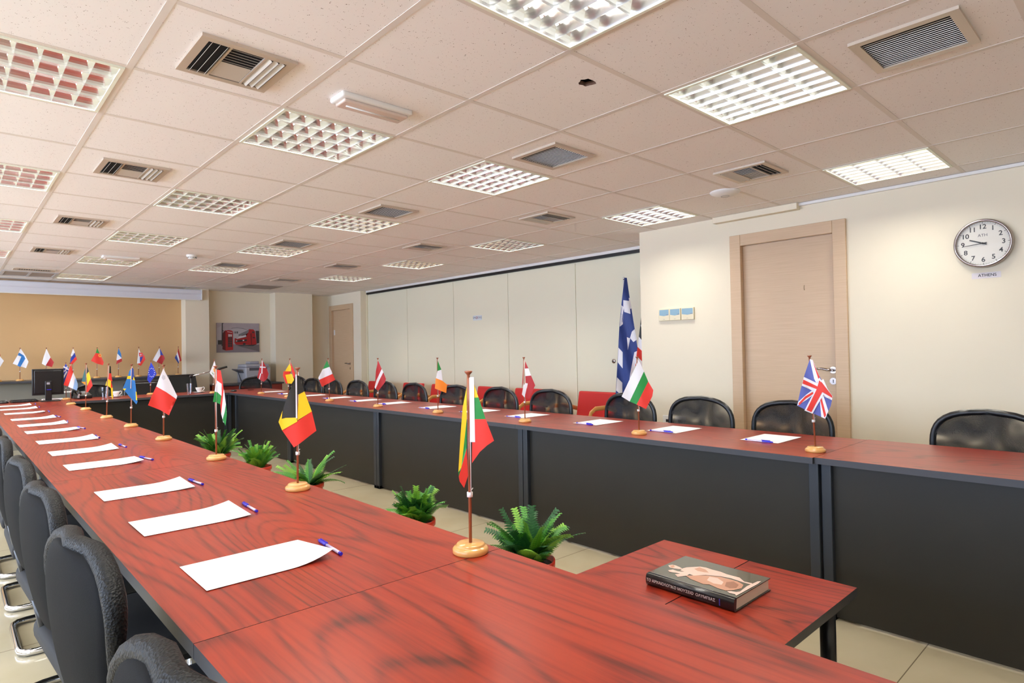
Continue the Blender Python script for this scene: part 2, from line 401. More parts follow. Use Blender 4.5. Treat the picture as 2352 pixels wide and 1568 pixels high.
# projection screen housing above the niche
t = thing('projection_screen', 'long white retracted projection screen housing under the ceiling above the tan wall', 'projection screen', (0,9.4,2.175))
bm = bmesh.new()
prof = [(0.0,0.0),(0.0,0.075),(-0.012,0.085),(-0.02,0.10),(-0.02,0.145),(-0.01,0.16),(0.12,0.16),(0.12,0.0)]
va = [bm.verts.new((XL+0.02, y, z)) for y, z in prof]; vb = [bm.verts.new((2.60, y, z)) for y, z in prof]
for k in range(len(prof)):
    q = (k+1) % len(prof); bm.faces.new([va[k], vb[k], vb[q], va[q]])
bm.faces.new(va); bm.faces.new(vb[::-1])
obj('housing', bm, mat('white_metal', (214,214,222), 0.4), t)
bm = bmesh.new(); box(bm, 2.601, 2.612, -0.025, 0.125, -0.004, 0.166); obj('end_cap', bm, WHITE, t)
bm = bmesh.new(); box(bm, XL+0.02, 2.59, 0.01, 0.03, -0.012, 0.0); obj('bottom_bar', bm, WHITE, t)
# ------------------------------------------------------------------ luminaires
LOUV = mat('mirror_louvre', (242,244,247), 0.17, 1.0)
RIM = mat('luminaire_rim', (236,240,222), 0.35)
TUBEM = mat('fluorescent_tube', (255,255,255), 0.5, emit=(255,252,244), es=4.0)
TUBEM.cycles.emission_sampling = 'NONE'
def make_light():
    r = thing('ceiling_light', 'x', 'ceiling light')
    bm = bmesh.new(); a = 0.288; z0 = -0.004
    for s in (-1, 1):
        box(bm, min(s*a, s*(a-0.014)), max(s*a, s*(a-0.014)), -a, a, z0, 0.085)
        box(bm, -a+0.014, a-0.014, min(s*a, s*(a-0.014)), max(s*a, s*(a-0.014)), z0, 0.085)
    box(bm, -a, a, -a, a, 0.085, 0.09)
    obj('housing', bm, RIM, r)
    bm = bmesh.new(); i = a-0.014
    # seven cells along X, four along Y; V-profile blades
    for k in range(1, 7):
        x = -i+2*i*k/7
        for xs in (-1, 1): poly(bm, [(x,-i,0.0),(x,i,0.0),(x+xs*0.010,i,0.040),(x+xs*0.010,-i,0.040)])
        poly(bm, [(x-0.010,-i,0.040),(x+0.010,-i,0.040),(x+0.010,i,0.040),(x-0.010,i,0.040)])
    for k in range(1, 4):
        y = -i+2*i*k/4
        for n in range(6):
            z0_, z1_ = 0.052*n/6, 0.052*(n+1)/6; w0, w1 = 0.022*(n/6)**1.6, 0.022*((n+1)/6)**1.6
            for s in (-1, 1): poly(bm, [(-i,y+s*w0,z0_),(i,y+s*w0,z0_),(i,y+s*w1,z1_),(-i,y+s*w1,z1_)])
    for s in (-1, 1):
        for n in range(5):
            z0_, z1_ = 0.052*n/5, 0.052*(n+1)/5; w0, w1 = 0.022*(n/5)**1.6, 0.022*((n+1)/5)**1.6
            poly(bm, [(-i,s*(i-w0),z0_),(i,s*(i-w0),z0_),(i,s*(i-w1),z1_),(-i,s*(i-w1),z1_)])
        poly(bm, [(s*i,-i,0.0),(s*i,i,0.0),(s*(i-0.012),i,0.045),(s*(i-0.012),-i,0.045)])
    obj('louvre', bm, LOUV, r, fix=False)
    for k in range(4):
        y = -i+2*i*(k+0.5)/4
        bm = bmesh.new(); tube(bm, [(-i+0.01,y,0.062),(i-0.01,y,0.062)], 0.010, 10)
        obj('tube', bm, TUBEM, r)
    ld = bpy.data.lights.new('lamp', 'AREA'); ld.shape = 'SQUARE'; ld.size = 0.52; ld.energy = 30; ld.color = (1.0, 0.945, 0.86)
    lo_ = bpy.data.objects.new('lamp', ld); COL.objects.link(lo_); lo_.parent = r; lo_.location = (0,0,0.082)
    return r
NEARW = {-1:'leftmost column of lights', 1:'second column from the left', 3:'middle column of lights', 6:'column nearest the right wall', -3:'column two from the windows', -6:'column beside the windows'}
ROWW = {-1:'nearest the camera', 2:'second from the camera', 5:'third from the camera', 8:'fourth from the camera', 11:'fifth from the camera', 14:'farthest, next to the screen'}
L0 = make_light()
first = True
for c, j in lights:
    loc = ((c+0.5)*T, (j+0.5)*T, H-0.001)
    lab = 'square recessed louvre light, %s, %s' % (NEARW[c], ROWW[j])
    if first: L0.location = loc; L0['label'] = lab; L0['group'] = 'recessed louvre lights in the ceiling'; first = False
    else: dup(L0, loc, 0, lab)
# ------------------------------------------------------------------ vents
def vent_frame(bm, a, w, h=0.010):
    i = a-w
    for s in (-1, 1):
        box(bm, min(s*a, s*i), max(s*a, s*i), -a, a, -h, 0.0045); box(bm, -i, i, min(s*a, s*i), max(s*a, s*i), -h, 0.0045)
def slat(bm, p, along, L, w, ang, th=0.0015):
    """thin tilted blade centred at p, long axis x or y."""
    c, s = math.cos(ang), math.sin(ang); o = []
    for u in (-L/2, L/2):
        for a_, b_ in ((-w/2, -th/2), (w/2, -th/2), (w/2, th/2), (-w/2, th/2)):
            q, z = a_*c-b_*s, a_*s+b_*c
            o.append(bm.verts.new((p[0]+u, p[1]+q, p[2]+z) if along == 'x' else (p[0]+q, p[1]+u, p[2]+z)))
    for f in ((0,1,2,3),(7,6,5,4),(0,4,5,1),(1,5,6,2),(2,6,7,3),(3,7,4,0)): bm.faces.new([o[i] for i in f])
def make_return(a=0.172):
    r = thing('return_vent', 'x', 'air vent')
    bm = bmesh.new(); vent_frame(bm, a, 0.032); obj('frame', bm, ALU, r)
    bm = bmesh.new(); box(bm, -a+0.03, a-0.03, -a+0.03, a-0.03, -0.003, 0.001); obj('duct_opening', bm, DARKGAP, r)
    bm = bmesh.new(); n = 16; i = a-0.034
    for k in range(n): slat(bm, (-i+2*i*(k+0.5)/n, 0, -0.004), 'y', 2*i, 0.0042, 0.3, 0.002)
    obj('slats', bm, SLAT, r)
    return r
def make_supply(a=0.17):
    r = thing('supply_diffuser', 'x', 'air vent')
    bm = bmesh.new(); vent_frame(bm, a, 0.030); box(bm, -0.066, -0.058, -a+0.03, a-0.03, -0.010, 0.003); box(bm, 0.058, 0.066, -a+0.03, a-0.03, -0.010, 0.003)
    obj('frame', bm, ALU, r)
    bm = bmesh.new(); box(bm, -a+0.028, a-0.028, -a+0.028, a-0.028, -0.003, 0.001); obj('duct_opening', bm, DARKGAP, r)
    i = a-0.032
    bm = bmesh.new()
    for k in range(3):
        slat(bm, (-0.125+0.027*k, 0, -0.006), 'y', 2*i, 0.020, 1.0)
        slat(bm, (0.078+0.024*k, 0, -0.008), 'y', 2*i, 0.019, -0.75)
    for k in range(6): slat(bm, (0, -0.012-0.022*k, -0.005), 'x', 0.112, 0.005, 0.5)
    for k in range(7): slat(bm, (0, 0.010+0.019*k, -0.006), 'x', 0.112, 0.0155, -0.35)
    obj('slats', bm, SLAT, r)
    return r
RV = make_return(); SV = make_supply()
rvs = [(3.54,-1.48,'large slatted return vent above the clock side of the right wall, nearest the camera'),
       (3.45,1.5,'slatted return vent beyond the dark hole in the ceiling tile'), (3.45,4.5,'slatted return vent, second of its row beyond the hole'),
       (3.46,7.56,'slatted return vent, third of its row beyond the hole'), (3.475,10.65,'slatted return vent at the far end of its row')]
for k, (x, y, lab) in enumerate(rvs):
    loc = (x*T, y*T, H)
    if k == 0: RV.location = loc; RV['label'] = lab; RV['group'] = 'slatted return vents'
    else: dup(RV, loc, 0, lab)
svs = [(0.5,1.52,0,'four-way ceiling diffuser nearest the camera, left of the emergency light'), (0.5,4.5,0,'four-way ceiling diffuser, second in the left row'),
       (0.5,7.57,0,'four-way ceiling diffuser, third in the left row'), (0.5,10.6,0,'four-way ceiling diffuser, farthest in the left row'),
       (5.49,0.52,PI/2,'ceiling diffuser beside the round white ceiling dome'), (5.4,3.47,PI/2,'right-hand diffuser, first beyond the round dome'),
       (5.41,6.5,PI/2,'right-hand diffuser, second beyond the round dome'), (5.4,9.55,PI/2,'right-hand diffuser, third beyond the round dome'), (5.43,12.6,PI/2,'right-hand diffuser nearest the far wall')]
for k, (x, y, rz, lab) in enumerate(svs):
    loc = (x*T, y*T, H)
    if k == 0: SV.location = loc; SV['label'] = lab; SV['group'] = 'four-way ceiling diffusers'
    else: dup(SV, loc, rz, lab)
r = thing('slot_vent', 'long narrow slotted ceiling vent just before the double grille panel', 'air vent', (0.52*T, 13.62*T, H))
bm = bmesh.new()
for s in (-1, 1):
    box(bm, -0.21, 0.21, min(s*0.10, s*0.065), max(s*0.10, s*0.065), -0.01, 0.0045); box(bm, min(s*0.21, s*0.165), max(s*0.21, s*0.165), -0.065, 0.065, -0.01, 0.0045)
obj('frame', bm, ALU, r)
bm = bmesh.new(); box(bm, -0.17, 0.17, -0.07, 0.07, -0.003, 0.001); obj('duct_opening', bm, DARKGAP, r)
bm = bmesh.new()
for k in range(14): slat(bm, (-0.155+0.024*k, 0, -0.004), 'y', 0.13, 0.010, 0.6)
obj('slats', bm, SLAT, r)
GRILLE = mat('grey_grille', (158,148,142), 0.6)
r = thing('double_grille', 'grey double grille panel in the ceiling next to the projection screen', 'grille', (0.5*T, 14.5*T, H))
bm = bmesh.new(); vent_frame(bm, 0.287, 0.03); box(bm, -0.012, 0.012, -0.257, 0.257, -0.01, 0.004); obj('frame', bm, mat('grille_frame', (190,188,190), 0.4, 0.3), r)
bm = bmesh.new(); box(bm, -0.257, -0.012, -0.257, 0.257, -0.003, 0.003); box(bm, 0.012, 0.257, -0.257, 0.257, -0.003, 0.003); obj('grille', bm, GRILLE, r)
bm = bmesh.new(); box(bm, 5.04*T, 5.96*T, 14.05*T, 14.95*T, H-0.006, H+0.005); tag(obj('ceiling_grille', bm, GRILLE), 'plain grey-brown grille tile in the ceiling near the far piers', 'grille')
# emergency lights
EML = mat('clear_diffuser', (214,196,184), 0.12, spec=0.8)
r = thing('emergency_light', 'long white emergency light with clear cover, near the camera on the ceiling', 'emergency light', (1.495*T, 1.535*T, H), 0, 'ceiling emergency lights')
bm = bmesh.new(); rbox(bm, -0.178, 0.178, -0.062, 0.062, -0.022, 0.004, 0.012, 3); obj('body', bm, WHITE, r)
bm = bmesh.new(); rbox(bm, -0.16, 0.16, -0.045, 0.045, -0.036, -0.02, 0.010, 3); cov = obj('cover', bm, EML, r)
bm = bmesh.new(); tube(bm, [(-0.13,0,-0.037),(0.14,0,-0.037)], 0.004); obj('lamp_tube', bm, WHITE, cov)
dup(r, (1.55*T, 10.78*T, H), 0, 'long white emergency light on the far ceiling, beside a louvre light')
# smoke detector, dome
r = thing('smoke_detector', 'small round white smoke detector on the far ceiling', 'smoke detector', (2.5*T, 9.8*T, H))
bm = bmesh.new(); lathe(bm, [(0,0.005),(0.055,0.005),(0.055,-0.018),(0.048,-0.022),(0,-0.022)]); obj('base', bm, WHITE, r)
bm = bmesh.new(); lathe(bm, [(0,-0.022),(0.042,-0.022),(0.042,-0.034),(0.03,-0.045),(0,-0.045)]); sd = obj('sensor_head', bm, WHITE, r)
bm = bmesh.new()
for k in range(12): a = 2*PI*k/12; box(bm, 0.0425*math.cos(a)-0.004, 0.0425*math.cos(a)+0.004, 0.0425*math.sin(a)-0.004, 0.0425*math.sin(a)+0.004, -0.033, -0.026)
obj('slots', bm, BLACK, sd)
r = thing('access_point', 'round white domed wireless unit on the ceiling near the right wall', 'access point', (6.06*T, 1.12*T, H))
bm = bmesh.new(); lathe(bm, [(0,0.004),(0.105,0.004),(0.105,-0.004),(0.098,-0.012),(0.07,-0.024),(0.035,-0.031),(0,-0.032)], 40); ap = obj('dome', bm, WHITE, r)
bm = bmesh.new(); lathe(bm, [(0.026,-0.0315),(0.028,-0.0335),(0.030,-0.0312)], 32); obj('ring', bm, mat('grey_ring', (150,150,160), 0.4), ap)
# ------------------------------------------------------------------ desks
def make_desk(label, length, loc, rz, group, panel=True):
    r = thing('desk', label, 'desk', loc, rz, group)
    L = length/2-0.001; W = 0.72
    bm = bmesh.new(); vs = box(bm, 0, W, -L, L, 0.712, TZ, 0, 1)
    top = obj('worktop', bm, [EDGE, WOOD], r)
    if panel:
        bm = bmesh.new(); box(bm, 0.095, 0.113, -L+0.03, L-0.03, 0.012, 0.700); obj('modesty_panel', bm, PANEL, r)
    for s in (-1, 1):
        bm = bmesh.new()
        rbox(bm, 0.066, 0.112, min(s*(L-0.002), s*(L-0.045)), max(s*(L-0.002), s*(L-0.045)), 0.0, 0.7125, 0.004)
        rbox(bm, 0.112, W-0.32, min(s*(L-0.01), s*(L-0.045)), max(s*(L-0.01), s*(L-0.045)), 0.66, 0.7125, 0.004)
        rbox(bm, W-0.36, W-0.32, min(s*(L-0.002), s*(L-0.045)), max(s*(L-0.002), s*(L-0.045)), 0.0, 0.66, 0.004)
        rbox(bm, 0.066, W-0.31, min(s*(L-0.002), s*(L-0.045)), max(s*(L-0.002), s*(L-0.045)), 0.0, 0.03, 0.004)
        obj('leg', bm, POST, r)
    bm = bmesh.new()
    for y in (-L*0.62, -L*0.1, L*0.55): box(bm, 0.09, 0.118, y-0.12, y+0.12, 0.699, 0.7125)
    box(bm, 0.35, 0.40, -L+0.05, L-0.05, 0.672, 0.7125)
    obj('bracket', bm, BLACK, r)
    return r
for a, b2, lab in ((-2.36,-0.41,'dark panelled desk nearest the camera in the right row, below the clock'), (-0.41,1.54,'right row desk between the British and Austrian flags'),
                   (1.54,3.49,'right row desk holding the Austrian and Irish flags'), (3.49,5.44,'right row desk holding the Latvian and Italian flags'), (5.44,7.22,'farthest desk of the right row with the Danish flag')):
    make_desk(lab, b2-a, (2.335 if a < -1 else 2.32, (a+b2)/2, 0), 0, 'desks of the right row')
for a, b2, lab in ((-2.29,-0.34,'cherry desk at the bottom edge of the photo, nearest the camera'), (-0.34,1.61,'left row desk with the Lithuanian and Belgian flags and curled sheets'),
                   (1.61,3.56,'left row desk holding the Hungarian and Maltese flags'), (3.56,5.51,'left row desk holding the Swedish and German flags'), (5.51,7.22,'farthest desk of the left row with the Luxembourg flag')):
    make_desk(lab, b2-a, (0.508, (a+b2)/2, 0), PI, 'desks of the left row')
make_desk('short corner desk at the far left under the computer monitor', 0.72, (0.148, 7.222, 0), PI/2, 'head desks across the far end', False)
make_desk('head desk at the far end with the ring-of-stars flag and cups', 1.81, (1.414, 7.222, 0), PI/2, 'head desks across the far end')
make_desk('short corner desk at the far right in front of the printer', 0.73, (2.686, 7.222, 0), PI/2, 'head desks across the far end')
# coffee tables (two, pushed together)
def coffee(label, y0, y1, legs):
    r = thing('coffee_table', label, 'coffee table', (0, 0, 0), 0, 'low coffee tables')
    bm = bmesh.new(); box(bm, 0.45, 1.655, y0, y1, 0.422, 0.45, 0, 1); obj('tabletop', bm, [EDGE, WOOD], r)
    bm = bmesh.new()
    box(bm, 0.50, 1.60, y0+0.03, y1-0.03, 0.40, 0.4225); obj('apron', bm, BLACK, r)
    for x in (0.53, 1.575):
        for y in legs:
            bm = bmesh.new(); lathe(bm, [(0,0),(0.024,0),(0.024,0.401),(0,0.401)], 20, (x,y,0)); obj('leg', bm, BLACK, r)
    return r
coffee('low cherry coffee table half nearest the camera, black round legs', -0.80, -0.434, (-0.735, -0.49))
coffee('low cherry coffee table half behind the book', -0.430, -0.068, (-0.375, -0.13))
# ------------------------------------------------------------------ flags
def FM(n, c): return mat('satin_'+n, c, 0.55)
FC = {'w':FM('white',(236,234,240)), 'r':FM('red',(224,52,40)), 'R':FM('crimson',(178,36,42)), 'g':FM('green',(30,140,60)), 'y':FM('yellow',(250,208,32)), 'k':FM('black',(34,32,28)),
      'b':FM('blue',(44,120,196)), 'B':FM('deep_blue',(40,60,160)), 'n':FM('navy',(34,58,130)), 'o':FM('orange',(250,140,36)), 't':FM('teal',(74,122,130)), 'l':FM('light_blue',(150,186,232)), 'E':FM('euro_blue',(38,62,200)),
      'P':FM('violet_blue',(88,98,176)), 's':FM('grey_emblem',(205,205,212)), 'q':FM('ochre',(232,160,60))}
FK = list(FC)
def cloth(parent, polys, P, origin=None, amp=0.006, freq=55, name='flag', ext=0.0):
    """polys: [(colour, [(u,v) photo pixels])] laid on the upright plane through P that faces the viewer,
    cut fine and given soft folds and real thickness."""
    n = Vector((P.x-CP.x, P.y-CP.y, 0)).normalized(); side = Vector((n.y, -n.x, 0))
    bm = bmesh.new(); used = []
    for li, (c, pts) in enumerate(polys):
        if c not in used: used.append(c)
        vs = []
        for (u, v) in pts:
            d = ray(u, v); t = (P-CP).dot(n)/d.dot(n); vs.append(bm.verts.new(CP+d*t-P))
        f = bm.faces.new(vs); f.material_index = used.index(c)
        lay = 0.0006*li
        for q in vs: q.co -= n*lay
    bmesh.ops.triangulate(bm, faces=[f for f in bm.faces if len(f.verts) > 4])
    for _ in range(3):
        L = [e for e in bm.edges if e.calc_length() > 0.022]
        if L: bmesh.ops.subdivide_edges(bm, edges=L, cuts=1, use_grid_fill=True)
    for v in bm.verts:
        s = v.co.dot(side)
        v.co += n*(amp*math.sin(freq*s+P.y*3+v.co.z*9)+ext*abs(s)+ -0.012*0)
    for f in bm.faces: f.smooth = True
    o = obj(name, bm, [FC[c] for c in used], parent, fix=False)
    return o
def table_flag(label, top, base, clip, polys, z=TZ, P=None, strip=None, group='table flags', amp=0.004):
    """top/base: photo pixels of the pole's top and the middle of its foot."""
    if P is None: P = at(base[0], base[1], 2, z)
    else: P = Vector((*P, z))
    n = Vector((P.x-CP.x, P.y-CP.y, 0)).normalized()
    r = thing('table_flag', label, 'table flag', P, 0, group)
    bm = bmesh.new(); lathe(bm, [(0,0),(0.043,0),(0.045,0.003),(0.045,0.012),(0.041,0.0165),(0.037,0.0175),(0.036,0.019),(0.0355,0.022),(0.033,0.0245),(0,0.025)], 40)
    obj('base', bm, BWOOD, r)
    # pole top from the photo, kept on the plane facing the viewer
    d = ray(*top); t = (P-CP).dot(n)/d.dot(n); tp = CP+d*t-P
    tp = Vector((tp.x*0.8, tp.y*0.8, 0.452))
    bm = bmesh.new(); tube(bm, [(0,0,0.02), tuple(tp)], 0.0042, 10); obj('pole', bm, ROD, r)
    bm = bmesh.new(); lathe(bm, [(0,-0.006),(0.0045,-0.006),(0.0098,0.0),(0.0098,0.003),(0,0.004)], 20, tuple(tp)); obj('finial', bm, ROD, r)
    ch = clip; pc = tp*(ch/0.452)
    bm = bmesh.new(); lathe(bm, [(0.0045,-0.006),(0.0075,-0.006),(0.0075,0.006),(0.0045,0.006)], 12, tuple(pc))
    tube(bm, [pc+Vector((0,0,0.006)), pc+Vector((-n.y,n.x,0))*-0.008+Vector((0,0,0.016))], 0.0012, 5)
    obj('clip', bm, WHITE, r)
    sv = Vector((n.y,-n.x,0))
    bm = bmesh.new(); off = -n*0.007+sv*0.003
    tube(bm, [pc+off, tp*0.97+off], 0.0011, 5); obj('string', bm, WHITE, r)
    cloth(r, polys, P-n*0.012, amp=amp) if False else None
    o = cloth(r, polys, P, amp=amp)
    o.location = -n*0.014
    return r
def z1(L): return [(x/4.48, 700+y/4.48) for x, y in L]
def zb(L): return [(180+x/9.8, 800+y/9.8) for x, y in L]
def za(L): return [(x/9.8, 820+y/9.8) for x, y in L]
def r3(L): return [(400+x/4.356, 640+y/4.356) for x, y in L]
def r4(L): return [(800+x/3.36, 780+y/3.36) for x, y in L]
def r5(L): return [(1300+x/3.267, 600+y/3.267) for x, y in L]
G1 = 'table flags on the left row'; G2 = 'table flags on the right row'; G3 = 'flags along the ledge'; G4 = 'table flags on the head desks'
table_flag('yellow, green and red flag on wooden base, largest flag, nearest the camera', (1076,848), (1081,1268), 0.145, [
    ('y',[(1072,888),(1072,961),(1060,1070),(1053,1081),(1058,996),(1063,933)]), ('g',[(1072,961),(1072,1028),(1054,1091),(1053,1081),(1060,1070)]),
    ('r',[(1072,1028),(1075,1090),(1066,1117),(1056,1102),(1054,1091)]), ('y',[(1086,874),(1099,911.5),(1085,912)]), ('g',[(1085,912),(1099,911),(1115,960),(1085,961)]),
    ('r',[(1085,961),(1115,960),(1134,1009),(1118,1020),(1102,1035),(1084,1061)]), ('w',[(1079,865),(1088,865),(1091,1013),(1079,1013)])], group=G1)
table_flag('black, yellow and red flag on the left row, second from the camera', (684,842), (684,1124), 0.135, [
    ('r',[(648,987),(682.5,966),(716,944),(726.6,988),(705,1004),(687,1018),(675,1026)]), ('y',[(686,905),(699,898),(716,944),(683,964)]),
    ('k',[(681,862),(686,862),(699,898),(686,905),(680,905)]), ('k',[(680,868),(681,958),(656,958.5),(647,964),(652,933),(664,899)]),
    ('y',[(640,968),(647,961),(656,958.5),(681,957.5),(683,966.5),(648,987)]), ('y',[(640,968),(649,942),(647,964)]), ('w',[(678.5,859),(681.8,859),(682.8,959),(679.5,959)])], group=G1)
table_flag('red, white and green striped flag on the left row, hanging in narrow folds', (495,836), (497,1055), 0.14, [
    ('r',[(498.7,848),(507,851),(512,880),(514,905),(510,890),(498,873)]), ('w',[(498,873),(509,881),(509,909),(498,899)]), ('g',[(498,899),(509,909),(506,928),(498,924)]),
    ('r',[(511,872),(514.5,905),(508,950),(506,928),(509,905)]), ('w',[(514,892),(521,945),(513,970),(508,950)]), ('g',[(519,925),(521,950),(518,977),(511,963),(516,945)]),
    ('g',[(489,922),(493,898),(497,900),(497,923)]), ('w',[(493,898),(496,880),(498,880),(497,900)])], group=G1)
table_flag('white and red flag with faint cross, left row, hanging open as a diamond', (376,840), (376,1010), 0.14, [
    ('w',[(375,846),(391,876),(407,909),(405,916),(382,900),(359,887),(367,865)]), ('r',[(359,887),(382,900),(405,916),(396,933),(388,953),(368,941),(340,930),(348,910)]), ('s',[(374,860),(379,863),(380,870),(375,872),(371,867)])], group=G1)
table_flag('blue flag with a yellow cross on the left row', (303,834), (301,980), 0.14, [
    ('b',[(301.4,846),(301,863),(294,863),(297,852)]), ('y',[(293,863),(301,863),(301,870),(291,870)]), ('b',[(291,870),(300.5,870),(300,892),(282,892)]),
    ('b',[(290,892),(302,892),(302,872),(310,873),(313,898),(316,922),(313,928),(299,912),(286,896.5)]), ('y',[(282,892),(290,892),(286,896.5)]), ('n',[(303,844),(307,847),(308,864),(302,872)]),
    ('y',[(307,864),(310,873),(305.5,872)]), ('y',[(311.5,898),(313.5,900),(315,919),(312,918)]), ('w',[(301,846),(302,846),(300.6,892),(299.4,892)])], group=G1)
table_flag('black, red and gold flag on the left row, folded narrow', (250,834), (245,960), 0.14, [
    ('k',[(251.5,840),(254.5,841),(255.5,857),(250.6,857)]), ('r',[(250.6,857),(255.5,857),(258,876),(248.6,870)]), ('y',[(248,870),(255,874),(254.5,891),(247,885)]),
    ('r',[(255,874),(258.5,887),(257.5,892),(254.5,890)]), ('y',[(254.5,890),(259,890),(259.5,913),(258,917),(256,910)]), ('y',[(245.5,873),(245,885),(242,885)])], group=G1)
table_flag('teal, yellow, black and red flag in the far half of the left row', (198,834), (197,941), 0.14, [
    ('t',[(196,844),(197,876.5),(187.6,876),(190,865)]), ('q',[(186.6,876.5),(196.5,876.5),(196.5,884)]), ('k',[(200,841),(204,853),(199,859)]),
    ('y',[(204,853),(208.5,869),(200,886),(199,859)]), ('r',[(208.5,869),(212.7,885),(202,900),(198.5,900.5),(200,886)])], group=G1)
table_flag('red, white and pale blue flag at the far end of the left row', (160,832), (163,929), 0.14, [
    ('r',[(163,837),(168,855),(156,887),(146,884),(158,849)]), ('w',[(168,855),(173,866),(167.5,892.5),(156.6,888)]), ('l',[(173.5,866),(178.5,881),(178.5,890),(176,896.5),(167.5,892.5)])], group=G1)
table_flag('blue and white striped flag with a cross beside the monitor', (151,831), (152,918), 0.14, [
    ('B',[(151,835),(158.7,846.5),(146,882),(127.5,873),(143,850)]), ('w',[(146.5,840),(158,847),(157,850),(145,843)]), ('w',[(153.5,841),(155.5,842),(150.5,853),(148.5,852)]),
    ('w',[(146,850),(149,851),(134,876),(131,874.5)]), ('w',[(152.5,852),(155,853),(141,879.5),(137.5,878)])], group=G4)
# right row
uk = [('P',[(1860,825),(1871,843),(1882,863),(1895,885),(1912,912),(1908,931),(1895,960.5),(1869,949),(1831,930.5),(1839,894),(1848,860)]),
    ('w',r5([(1830,735),(1850,738),(1905,870),(1880,915),(1862,880)])), ('r',r5([(1848,740),(1862,775),(1905,870),(1893,880)])),
    ('w',r5([(1735,1080),(1745,1050),(1800,1000),(1860,955),(1870,990),(1800,1040)])), ('r',r5([(1745,1062),(1795,1010),(1850,978),(1860,990),(1800,1028),(1750,1078)])),
    ('w',r5([(1900,975),(1925,985),(1968,1120),(1945,1178),(1915,1165)])), ('r',r5([(1898,1000),(1912,1000),(1952,1150),(1938,1170)])),
    ('w',r5([(1785,865),(1890,915),(1930,880),(1960,950),(2000,1010),(1995,1040),(1905,985),(1850,960),(1770,930)])),
    ('w',r5([(1900,870),(1945,925),(1935,990),(1850,1140),(1790,1115),(1860,980)])),
    ('r',r5([(1782,885),(1890,938),(1915,900),(1995,1005),(1998,1022),(1900,965),(1775,915)])), ('r',r5([(1900,890),(1935,930),(1930,965),(1842,1128),(1805,1112),(1880,960)]))]
table_flag('blue, white and red crossed flag nearest the camera on the right row', (1857,817), (1873,1037), 0.145, uk, group=G2)
table_flag('white, green and red flag on the right row in front of the tall blue flag', (1463,822), (1468,997), 0.14, [
    ('w',r5([(545,740),(585,825),(530,940),(478,1050),(418,1012),(480,880)])), ('g',r5([(585,825),(617,900),(530,1072),(478,1050)])), ('r',r5([(617,900),(655,965),(648,1010),(600,1105),(530,1072)]))], group=G2)
table_flag('red, white and red flag on the right row, folded on itself', (1203,821), (1206,969), 0.14, [
    ('R',r4([(1365,165),(1390,220),(1362,222)])), ('w',r4([(1362,222),(1390,220),(1410,275),(1368,280)])), ('R',r4([(1366,280),(1410,275),(1442,350),(1395,455),(1365,440),(1385,340),(1368,330)])),
    ('w',r4([(1365,335),(1385,335),(1360,445),(1340,420),(1352,350)])), ('R',r4([(1350,180),(1350,330),(1340,380)]))], group=G2)
table_flag('green, white and orange flag on the right row', (1004.5,822), (1006,948), 0.14, [
    ('g',r4([(690,160),(718,230),(688,245)])), ('w',r4([(688,240),(718,230),(728,318),(677,297)])), ('o',r4([(675,295),(725,315),(762,345),(755,410),(668,375)]))], group=G2)
table_flag('dark red flag with one white diagonal band on the right row', (868,824), (868,934), 0.13, [
    ('R',r4([(230,160),(258,225),(218,320),(205,365),(213,240)])), ('w',r4([(258,225),(270,250),(240,310),(210,380),(203,365),(218,310)])), ('R',r4([(270,250),(290,300),(285,325),(235,390),(210,380),(240,310)]))], group=G2)
table_flag('green, white and red flag on the right row, before the far doorway', (753,825), (757,921), 0.13, [
    ('g',r3([(1530,815),(1555,880),(1485,910)])), ('w',r3([(1555,880),(1585,950),(1450,1010),(1442,990),(1485,905)])), ('r',r3([(1585,950),(1612,1010),(1478,1080),(1450,1010)]))], group=G2)
table_flag('red and yellow flag on the right row, before the wide pier', (667,825), (669,907), 0.13, [
    ('y',r3([(1155,850),(1168,880),(1168,925),(1108,925)])), ('r',r3([(1095,925),(1168,925),(1150,950),(1110,985),(1130,1050),(1122,1052),(1088,970)])),
    ('r',r3([(1163,830),(1185,880),(1212,945),(1203,1005),(1175,925)])), ('y',r3([(1112,960),(1178,950),(1200,1010),(1175,1050),(1135,1045)]))], group=G2, P=(2.46,5.62))
table_flag('red flag with a white cross on the right row, before the printer', (602,824), (600,904), 0.13, [
    ('R',r3([(883,815),(915,870),(945,950),(930,1000),(895,1030),(850,1005),(832,990),(855,880)])), ('w',r3([(855,875),(915,880),(915,892),(857,888)])), ('w',r3([(877,820),(888,820),(882,950),(873,945)])), ('w',r3([(846,1003),(862,945),(870,947),(856,1006)]))], group=G2)
table_flag('white flag with an orange emblem on the head desk behind the white-green-red one', (493,829), (494,903), 0.12, [
    ('w',r3([(405,820),(418,880),(415,1015),(355,940),(380,880)])), ('q',r3([(392,900),(405,893),(413,905),(410,935),(398,930)])), ('g',r3([(375,925),(380,940),(400,955),(398,958),(378,945)]))], group=G4, P=(2.14,7.32))
eu = [('E',[(346.8,831.6),(352.4,841),(359.6,859),(351.4,869),(344,879.6),(338,872),(341,849)])]
for k in range(12):
    a = 2*PI*k/12; cx, cy = 348.2+6.8*math.cos(a), 855.3+9.8*math.sin(a)
    eu.append(('w',[(cx-0.8,cy-0.9),(cx+0.8,cy-0.9),(cx+0.8,cy+0.9),(cx-0.8,cy+0.9)]))
table_flag('blue flag with a ring of stars on the head desk', (346.5,829), (349,906), 0.13, eu, group=G4, P=(1.50,7.80), amp=0.002)
